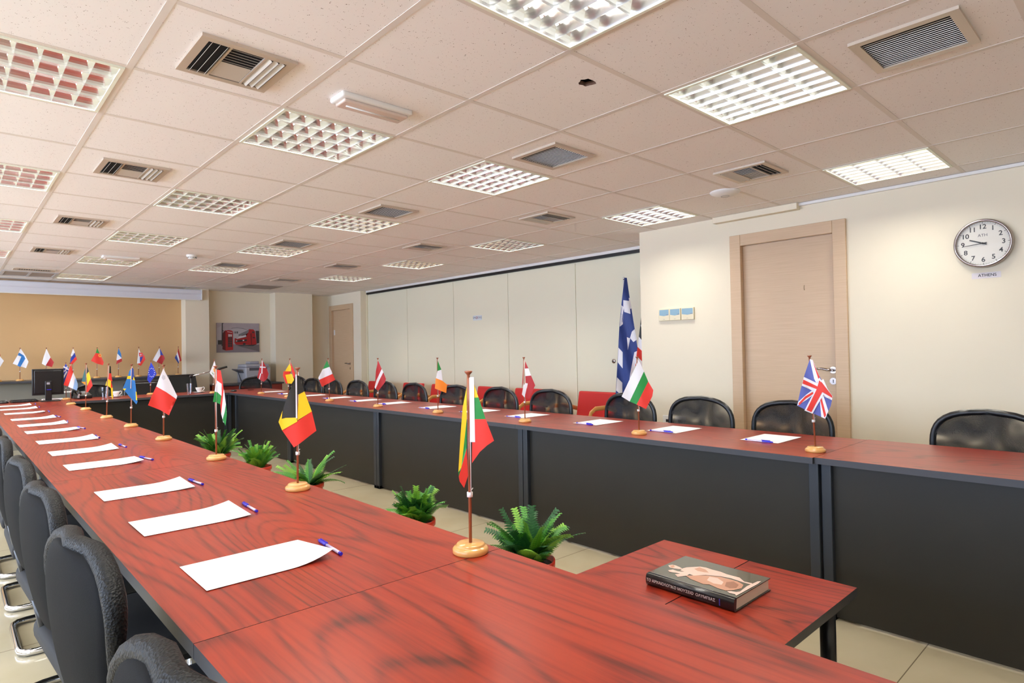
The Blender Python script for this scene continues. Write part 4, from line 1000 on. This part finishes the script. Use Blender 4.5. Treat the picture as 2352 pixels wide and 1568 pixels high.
text_part('lettering', [('SMOKING', 0.045, onwall(0, 0.002, 0.0016))], mat('grey_ink', (110,116,130), 0.6), t, 0.0002)
bm = bmesh.new(); lathe_x(bm, [(0.014,0.002),(0.019,0.002)], 20); o = obj('red_ring', bm, FC['R'], t); o.location = (0, 0.012, 0.002)
t = thing('partition_knob', 'small round metal lock on the partition beside the tall blue flag', 'lock', (XP, 2.86, 1.10))
bm = bmesh.new(); lathe_x(bm, [(0,0.012),(0.020,0.010),(0.026,0.004),(0.026,0.0)], 24); obj('escutcheon', bm, STEEL, t)
bm = bmesh.new(); lathe_x(bm, [(0,0.014),(0.006,0.014),(0.006,0.011)], 10); obj('keyhole', bm, BLACK, t)
# thermostats and sockets
for k, (w, yc) in enumerate((('left', 1.7285), ('middle', 1.612), ('right', 1.482))):
    t = thing('thermostat', 'cream wall controller with grey-blue display, %s one of three between flag and door' % w, 'thermostat', (XR, yc+0.0, 1.552), 0, 'wall controllers')
    hw = 0.0575 if k < 2 else 0.064
    bm = bmesh.new(); rbox(bm, -0.020, 0.0, -hw, hw, -0.057, 0.055, 0.004); obj('body', bm, CREAMP, t)
    bm = bmesh.new(); vs = [(-0.0206, hw-0.008, 0.047), (-0.0206, -hw+0.008, 0.047), (-0.0206, -hw+0.008, -0.006), (-0.0206, 0, -0.012), (-0.0206, hw-0.008, -0.004)]; poly(bm, vs); obj('display', bm, LCD, t)
    bm = bmesh.new(); box(bm, -0.0208, -0.02, -0.01, 0.01, -0.044, -0.042); box(bm, -0.021, -0.0205, -hw+0.010, -hw+0.035, -0.004, 0.001); obj('marks', bm, mat('mark_grey', (110,112,120), 0.5), t)
for k, (y, w) in enumerate(((1.715, 'left white network socket low on the right wall'), (1.585, 'right white network socket partly behind a mesh chair'))):
    t = thing('wall_socket', w, 'socket', (XR, y, 0.565), 0, 'low wall sockets')
    bm = bmesh.new(); rbox(bm, -0.012, 0.0, -0.055, 0.055, -0.045, 0.045, 0.003); obj('plate', bm, WHITE, t)
    bm = bmesh.new(); box(bm, -0.0135, -0.011, -0.022, 0.022, -0.016, 0.010); obj('port', bm, BLACK, t)
# ------------------------------------------------------------------ picture on the far wall
t = thing('canvas_picture', 'canvas photo print of a red phone box and red bus on the far wall', 'picture', (3.30, YF, 1.555))
PW, PH = 0.362, 0.258
bm = bmesh.new(); box(bm, -PW, PW, -0.025, 0.0, -PH, PH); obj('canvas', bm, mat('print_sky', (168,158,164), 0.5, noise=(8, 0.15)), t)
def zp(L): return [((x-925)/685*PW, -(y-780)/485*PH) for x, y in L]
pm = {'grey':mat('print_street',(104,96,98),0.5), 'pave':mat('print_pavement',(134,124,130),0.5), 'bld':mat('print_building',(176,170,176),0.5), 'dk':mat('print_dark',(44,42,44),0.5), 'red':mat('print_red',(160,22,26),0.5), 'dred':mat('print_dark_red',(84,16,20),0.5), 'wh':mat('print_white',(205,196,200),0.5), 'mid':mat('print_mid_grey',(120,116,120),0.5)}
pk = list(pm)
L_ = [('pave',[(240,1000),(780,1000),(1610,1000),(1610,1260),(240,1260)]), ('grey',[(860,1050),(1610,1020),(1610,1250)]), ('bld',[(640,560),(740,440),(900,425),(1050,440),(1200,500),(1200,900),(780,990),(640,990)]),
 ('bld',[(240,470),(400,380),(400,1000),(240,1000)]), ('mid',[(660,500),(740,450),(900,440),(1060,455),(1200,505),(1200,520),(1040,475),(900,460),(750,470)]), ('dk',[(270,860),(400,860),(400,1000),(270,1000)]), ('dk',[(1490,545),(1610,545),(1610,960),(1520,980)]),
 ('dk',[(400,300),(430,300),(425,1050),(385,1050)]), ('dk',[(420,300),(460,300),(450,320),(420,320)]), ('dk',[(395,510),(470,560),(460,575),(395,540)]),
 ('dk',[(790,575),(910,570),(910,640),(790,640)]), ('wh',[(808,570),(818,570),(818,640),(808,640)]), ('wh',[(838,570),(848,570),(848,640),(838,640)]), ('wh',[(868,570),(878,570),(878,640),(868,640)]),
 ('dk',[(780,1010),(1150,1030),(1530,1000),(1400,1060),(1000,1050)]),
 ('red',[(800,800),(840,795),(880,830),(1180,760),(1250,560),(1280,490),(1420,500),(1470,560),(1520,1000),(1340,1020),(860,1010),(790,960)]), ('mid',[(925,670),(1270,510),(1250,600),(1180,660),(930,730)]), ('wh',[(880,820),(950,740),(1175,680),(1180,750)]),
 ('dk',[(830,870),(1200,830),(1200,890),(830,930)]), ('wh',[(845,870),(880,868),(880,900),(845,905)]), ('wh',[(1060,850),(1110,845),(1110,885),(1060,890)]), ('dk',[(1370,570),(1440,570),(1450,620),(1375,620)]), ('dred',[(1350,620),(1360,1010),(1340,1020),(1320,640)]), ('dk',[(1390,755),(1460,760),(1465,800),(1395,795)]), ('dk',[(1070,960),(1150,960),(1150,1020),(1070,1020)]),
 ('dred',[(430,620),(500,540),(520,540),(520,1200),(410,1160)]), ('red',[(510,545),(600,530),(700,540),(750,575),(750,1180),(510,1205)]), ('wh',[(570,572),(725,600),(725,615),(570,590)]),
 ('dk',[(590,650),(720,660),(720,1080),(590,1090)]), ('wh',[(600,660),(715,670),(715,740),(600,745)]), ('red',[(595,690),(720,697),(720,705),(595,698)]), ('red',[(595,770),(720,775),(720,783),(595,778)]), ('red',[(595,850),(720,853),(720,861),(595,858)]), ('red',[(595,930),(720,932),(720,940),(595,938)]), ('red',[(595,1010),(720,1010),(720,1018),(595,1018)]), ('red',[(650,650),(658,650),(658,1090),(650,1090)])]
bm = bmesh.new()
for k, (c, L) in enumerate(L_): poly(bm, [(x, -0.0256-0.00004*k, z) for x, z in zp(L)], pk.index(c))
bmesh.ops.triangulate(bm, faces=bm.faces[:]); obj('printed_scene', bm, [pm[k] for k in pk], t)
# ------------------------------------------------------------------ cabinet and printer
t = thing('cabinet', 'red-brown cabinet with dark top carrying the printer', 'cabinet', (0,0,0))
bm = bmesh.new(); rbox(bm, 2.76, 3.86, 9.12, 9.70, 0.74, 0.765, 0.003); obj('top', bm, EDGE, t)
bm = bmesh.new(); box(bm, 2.78, 3.84, 9.16, 9.70, 0.0, 0.74); obj('body', bm, CABR, t)
for x0, x1 in ((2.79,3.305),(3.315,3.83)):
    bm = bmesh.new(); rbox(bm, x0, x1, 9.14, 9.16, 0.05, 0.73, 0.003); dr = obj('door', bm, CABR, t)
    bm = bmesh.new(); xx = x1-0.05 if x0 < 3 else x0+0.05; tube(bm, [(xx,9.125,0.5),(xx,9.125,0.62)], 0.006); obj('handle', bm, STEEL, dr)
PG = mat('printer_grey', (160,160,168), 0.45); PGD = mat('printer_dark', (70,72,82), 0.4)
t = thing('printer', 'grey office laser printer with open side tray on the cabinet', 'printer', (3.43, 9.36, 0.765), 0.0)
bm = bmesh.new(); rbox(bm, -0.21, 0.21, -0.20, 0.22, 0.0, 0.27, 0.02, 3); obj('body', bm, PG, t)
bm = bmesh.new(); rbox(bm, -0.20, 0.20, -0.17, 0.22, 0.27, 0.325, 0.02, 3); obj('scanner_lid', bm, PG, t)
bm = bmesh.new(); rbox(bm, -0.08, 0.09, 0.0, 0.18, 0.325, 0.37, 0.012, 2); obj('document_feeder', bm, PG, t)
bm = bmesh.new(); box(bm, -0.15, 0.15, -0.203, -0.05, 0.215, 0.262); obj('output_slot', bm, PGD, t)
bm = bmesh.new(); rbox(bm, -0.19, 0.19, -0.206, -0.196, 0.02, 0.13, 0.004); d_ = obj('paper_tray', bm, PG, t)
bm = bmesh.new(); box(bm, -0.07, 0.07, -0.208, -0.205, 0.118, 0.126); obj('grip', bm, PGD, d_)
bm = bmesh.new()
tube(bm, [(-0.21,0.0,0.02),(-0.27,0.0,0.17)], 0.008); box(bm, -0.33, -0.215, -0.12, 0.12, 0.175, 0.19)
for v in bm.verts:
    if v.co.z > 0.16 and v.co.x < -0.214: v.co.z += (-0.215-v.co.x)*0.5
obj('side_tray', bm, PGD, t)
# ------------------------------------------------------------------ head desk items
t = thing('monitor', 'black computer monitor seen from behind on the far left desk', 'monitor', (0.375,7.60,TZ), 0)
bm = bmesh.new(); rbox(bm, -0.145, 0.160, -0.012, 0.012, 0.075, 0.385, 0.006); rbox(bm, -0.125, 0.14, -0.022, -0.01, 0.095, 0.365, 0.008); obj('screen_case', bm, BLACK, t)
bm = bmesh.new(); box(bm, -0.135, 0.15, 0.0122, 0.014, 0.09, 0.37); obj('screen', bm, mat('dark_glass', (12,14,18), 0.1), t)
bm = bmesh.new(); rbox(bm, -0.025, 0.04, -0.05, -0.033, 0.0, 0.24, 0.006); st = obj('stand', bm, BLACK, t)
bm = bmesh.new(); rbox(bm, -0.07, 0.12, -0.10, 0.09, 0.0, 0.012, 0.005); obj('foot', bm, BLACK, t)
bm = bmesh.new(); box(bm, -0.01, 0.02, -0.0515, -0.0495, 0.20, 0.225); obj('cable_port', bm, PG, st)
bm = bmesh.new(); rbox(bm, -0.01, 0.035, -0.058, -0.049, 0.135, 0.143, 0.002); obj('blue_light_strip', bm, PENC, st)
t = thing('keyboard', 'black keyboard lying left of the monitor', 'keyboard', (0.165,7.68,TZ), 0.1)
bm = bmesh.new(); rbox(bm, -0.125, 0.125, -0.065, 0.065, 0.0, 0.016, 0.005)
for v in bm.verts: v.co.z += max(0, (v.co.y+0.075)*0.09) if v.co.z > 0.008 else 0
obj('body', bm, BLACK, t)
bm = bmesh.new()
for i in range(11):
    for j in range(5): box(bm, -0.118+0.0215*i, -0.101+0.0215*i, -0.058+0.023*j, -0.04+0.023*j, 0.016+0.0022*j, 0.022+0.0022*j)
obj('keys', bm, mat('key_black', (30,30,34), 0.5), t)
t = thing('mouse', 'black computer mouse at the left edge beside the keyboard', 'mouse', (-0.03,7.64,TZ), 0.2)
bm = bmesh.new(); bmesh.ops.create_uvsphere(bm, u_segments=20, v_segments=12, radius=1)
for v in bm.verts: v.co = Vector((v.co.x*0.055, v.co.y*0.032, max(0, v.co.z)*0.034))
for f in bm.faces: f.smooth = True
ms_ = obj('body', bm, BLACK, t)
bm = bmesh.new(); tube(bm, [(0.03,-0.004,0.031),(0.03,0.004,0.031)], 0.006, 10); obj('scroll_wheel', bm, PG, ms_)
t = thing('document_stack', 'stack of white papers lying under and behind the monitor', 'papers', (0.50,7.85,TZ), 0.0)
bm = bmesh.new(); box(bm, -0.15, 0.12, -0.07, 0.07, 0, 0.012); obj('sheets', bm, PAPER, t)
bm = bmesh.new(); box(bm, -0.15, 0.02, -0.07, -0.05, 0.0121, 0.0135); obj('red_print', bm, FC['R'], t)
t = thing('desk_phone', 'black desk phone with coiled white cord next to the striped blue flag', 'telephone', (0.745,7.79,TZ), 0.15)
bm = bmesh.new(); rbox(bm, -0.075, 0.085, -0.08, 0.08, 0.0, 0.045, 0.01)
for v in bm.verts: v.co.z *= 1+max(0, v.co.y+0.02)*9
obj('body', bm, BLACK, t)
bm = bmesh.new(); tube(bm, [(-0.055,-0.085,0.06),(-0.055,-0.05,0.085),(-0.055,0.05,0.11),(-0.055,0.085,0.10)], [0.02,0.013,0.013,0.02], 10); obj('handset', bm, BLACK, t)
bm = bmesh.new(); tube(bm, [(-0.05+0.010*math.cos(k*0.9)-0.02, -0.10-0.002*k*0.3+0.01*math.sin(k*0.9), 0.012+0.0014*k) for k in range(40)], 0.0022, 5); obj('cord', bm, WHITE, t)
bm = bmesh.new(); box(bm, 0.0, 0.07, 0.0, 0.06, 0.0, 0.001)
for v in bm.verts: v.co.z += 0.062+v.co.y*0.4
obj('keypad', bm, PGD, t)
t = thing('document_tray', 'thin white shelf behind the striped blue flag', 'tray', (0.76,8.35,0.0), 0)
bm = bmesh.new(); rbox(bm, -0.16, 0.22, -0.08, 0.08, 0.80, 0.812, 0.003); obj('shelf', bm, WHITE, t)
bm = bmesh.new(); tube(bm, [(0,0,0),(0,0,0.80)], 0.012); obj('post', bm, BLACK, t)
bm = bmesh.new(); lathe(bm, [(0,0),(0.15,0),(0.15,0.015),(0,0.02)], 24); obj('foot', bm, BLACK, t)
GLASS = bpy.data.materials.new('tumbler_glass'); GLASS.use_nodes = True; nt = GLASS.node_tree; nt.nodes.clear()
o_ = nt.nodes.new('ShaderNodeOutputMaterial'); ms = nt.nodes.new('ShaderNodeMixShader'); tr = nt.nodes.new('ShaderNodeBsdfTransparent'); tr.inputs[0].default_value = (0.86,0.86,0.88,1); gl = nt.nodes.new('ShaderNodeBsdfGlossy'); gl.inputs['Roughness'].default_value = 0.05
lw = nt.nodes.new('ShaderNodeLayerWeight'); lw.inputs[0].default_value = 0.35
nt.links.new(lw.outputs['Facing'], ms.inputs[0]); nt.links.new(tr.outputs[0], ms.inputs[1]); nt.links.new(gl.outputs[0], ms.inputs[2]); nt.links.new(ms.outputs[0], o_.inputs[0])
def tumbler(label, x, y):
    bm = bmesh.new(); lathe(bm, [(0,0.0),(0.026,0.0),(0.037,0.135),(0.0345,0.135),(0.0245,0.014),(0,0.014)], 12, smooth=False)
    o = obj('drinking_glass', bm, GLASS); o.location = (x, y, TZ+0.0005); tag(o, label, 'glass', 'glasses on the head desks')
CERAM = mat('white_porcelain', (240,236,232), 0.15)
def cup(label, x, y, rz):
    t = thing('coffee_cup', label, 'cup', (x, y, TZ+0.012), rz, 'cups on the head desks')
    bm = bmesh.new(); lathe(bm, [(0,0.0),(0.022,0.0),(0.024,0.008),(0.038,0.035),(0.046,0.062),(0.0435,0.062),(0.035,0.034),(0.02,0.01),(0,0.009)], 28); obj('bowl', bm, CERAM, t)
    bm = bmesh.new(); tube(bm, [(0.040,0,0.058),(0.058,0,0.066),(0.070,0,0.056),(0.066,0,0.036),(0.048,0,0.018),(0.030,0,0.016)], 0.0045, 8); obj('handle', bm, CERAM, t)
    s = thing('saucer', label.replace('cup', 'saucer under the cup'), 'saucer', (x, y, TZ), rz, 'saucers on the head desks')
    bm = bmesh.new(); lathe(bm, [(0,0.003),(0.03,0.003),(0.035,0.0),(0.045,0.003),(0.075,0.012),(0.076,0.014),(0.045,0.0065),(0.028,0.0105),(0,0.0105)], 32); obj('plate', bm, CERAM, s)
tumbler('ribbed drinking glass left of the black, red and gold flag', 0.95, 7.62)
cup('white coffee cup behind the black, red and gold flag', 1.08, 7.66, -0.6)
tumbler('drinking glass between the white and red flag and the second cup', 1.90, 7.52)
cup('white coffee cup near the right end of the head desks', 2.045, 7.60, -0.6)
# microphone on boom
t = thing('boom_microphone', 'black microphone on a silver boom rising behind the head desk', 'microphone', (2.06,8.02,0))
bm = bmesh.new(); lathe(bm, [(0,0),(0.06,0),(0.06,0.015),(0.03,0.03),(0,0.03)], 24); obj('base', bm, BLACK, t)
bm = bmesh.new(); tube(bm, [(0,0,0.03),(0,0,0.955)], 0.011, 10); obj('stand', bm, BLACK, t)
bm = bmesh.new(); bmesh.ops.create_icosphere(bm, subdivisions=2, radius=0.024); bmesh.ops.translate(bm, verts=bm.verts[:], vec=(0,0,0.955)); obj('joint', bm, BLACK, t)
bm = bmesh.new(); tube(bm, [(0,0,0.955),(0.36,0,1.045)], 0.008, 10); obj('boom', bm, CHROME, t)
bm = bmesh.new(); tube(bm, [(0.36,0,1.043),(0.38,0,1.05),(0.49,0,1.078)], [0.010,0.016,0.014], 12); obj('microphone_head', bm, BLACK, t)
for k, (x, y, w) in enumerate(((2.24,7.52,'left of the white, green and red folds'),(2.45,7.45,'right of the red and white folds'))):
    t = thing('conference_button', 'low round black puck on the head desk, '+w, 'speaker puck', (x, y, TZ), 0, 'black pucks')
    bm = bmesh.new(); lathe(bm, [(0,0),(0.04,0),(0.042,0.012),(0.03,0.022),(0,0.024)], 24); obj('body', bm, BLACK, t)
    bm = bmesh.new(); lathe(bm, [(0,0.0245),(0.012,0.0245),(0.012,0.027),(0,0.027)], 12); obj('button', bm, PGD, t)
bm = bmesh.new(); rbox(bm, -0.04, 0.04, -0.015, 0.015, 0, 0.006, 0.002); o = obj('cable_cover', bm, BLACK); o.location = (2.72,7.55,TZ); tag(o, 'small flat dark cable cover set in the far corner desktop', 'cable cover')
# executive chairs behind the head desks
LEATH = mat('black_leather', (20,20,22), 0.28, coat=0.2, bump=(60, 0.2))
def exec_chair(label, x, y, rz, w=0.27, top=0.98):
    t = thing('executive_chair', label, 'office chair', (x, y, 0), rz, 'black leather chairs behind the head desks')
    bm = bmesh.new(); rbox(bm, -0.045, 0.045, -w, w, 0.46, top, 0.04, 4)
    for v in bm.verts:
        k = (v.co.z-0.46)/(top-0.46); v.co.x += -0.24-0.08*k; v.co.y *= 1-0.25*max(0, k-0.5)
    obj('backrest', bm, LEATH, t)
    bm = bmesh.new(); rbox(bm, -0.25, 0.25, -0.25, 0.25, 0.42, 0.52, 0.04, 4); obj('seat', bm, LEATH, t)
    for s in (-1, 1):
        bm = bmesh.new(); tube(bm, [(0.18,s*0.28,0.46),(0.20,s*0.29,0.62),(0.14,s*0.29,0.68),(-0.15,s*0.29,0.67),(-0.25,s*0.27,0.60)], 0.02, 10); obj('armrest', bm, BLACK, t)
    bm = bmesh.new(); tube(bm, [(0,0,0.06),(0,0,0.42)], 0.03, 14); obj('gas_column', bm, BLACK, t)
    for k in range(5):
        a = 2*PI*k/5; bm = bmesh.new(); tube(bm, [(0,0,0.10),(0.28*math.cos(a),0.28*math.sin(a),0.065)], [0.028,0.018], 8); lg = obj('leg', bm, BLACK, t)
        bm = bmesh.new(); tube(bm, [(0.28*math.cos(a)-0.015,0.28*math.sin(a),0.028),(0.28*math.cos(a)+0.015,0.28*math.sin(a),0.028)], 0.028, 12); obj('caster', bm, BLACK, lg)
exec_chair('wide black leather chair behind the blue flag with stars', 1.56, 8.27, -PI/2, 0.25, 0.90)
exec_chair('tall black leather chair with armrests right of the Maltese flag', 2.20, 8.42, -PI/2+0.3, 0.25, 0.97)
# ------------------------------------------------------------------ light
w = bpy.data.worlds.new('sky'); S.world = w; w.use_nodes = True
bg = w.node_tree.nodes['Background']; bg.inputs[0].default_value = (0.64, 0.77, 1.0, 1); bg.inputs[1].default_value = 13.5
S.view_settings.view_transform = 'Standard'; S.view_settings.look = 'None'; S.view_settings.gamma = 1; S.view_settings.use_curve_mapping = False
S.view_settings.exposure = 0.27
S.cycles.max_bounces = 9; S.cycles.diffuse_bounces = 6; S.cycles.glossy_bounces = 4; S.cycles.transparent_max_bounces = 10; S.cycles.sample_clamp_indirect = 6
S.cycles.caustics_reflective = False; S.cycles.caustics_refractive = False
S.cycles.adaptive_threshold = 0.02
S.render.film_transparent = False
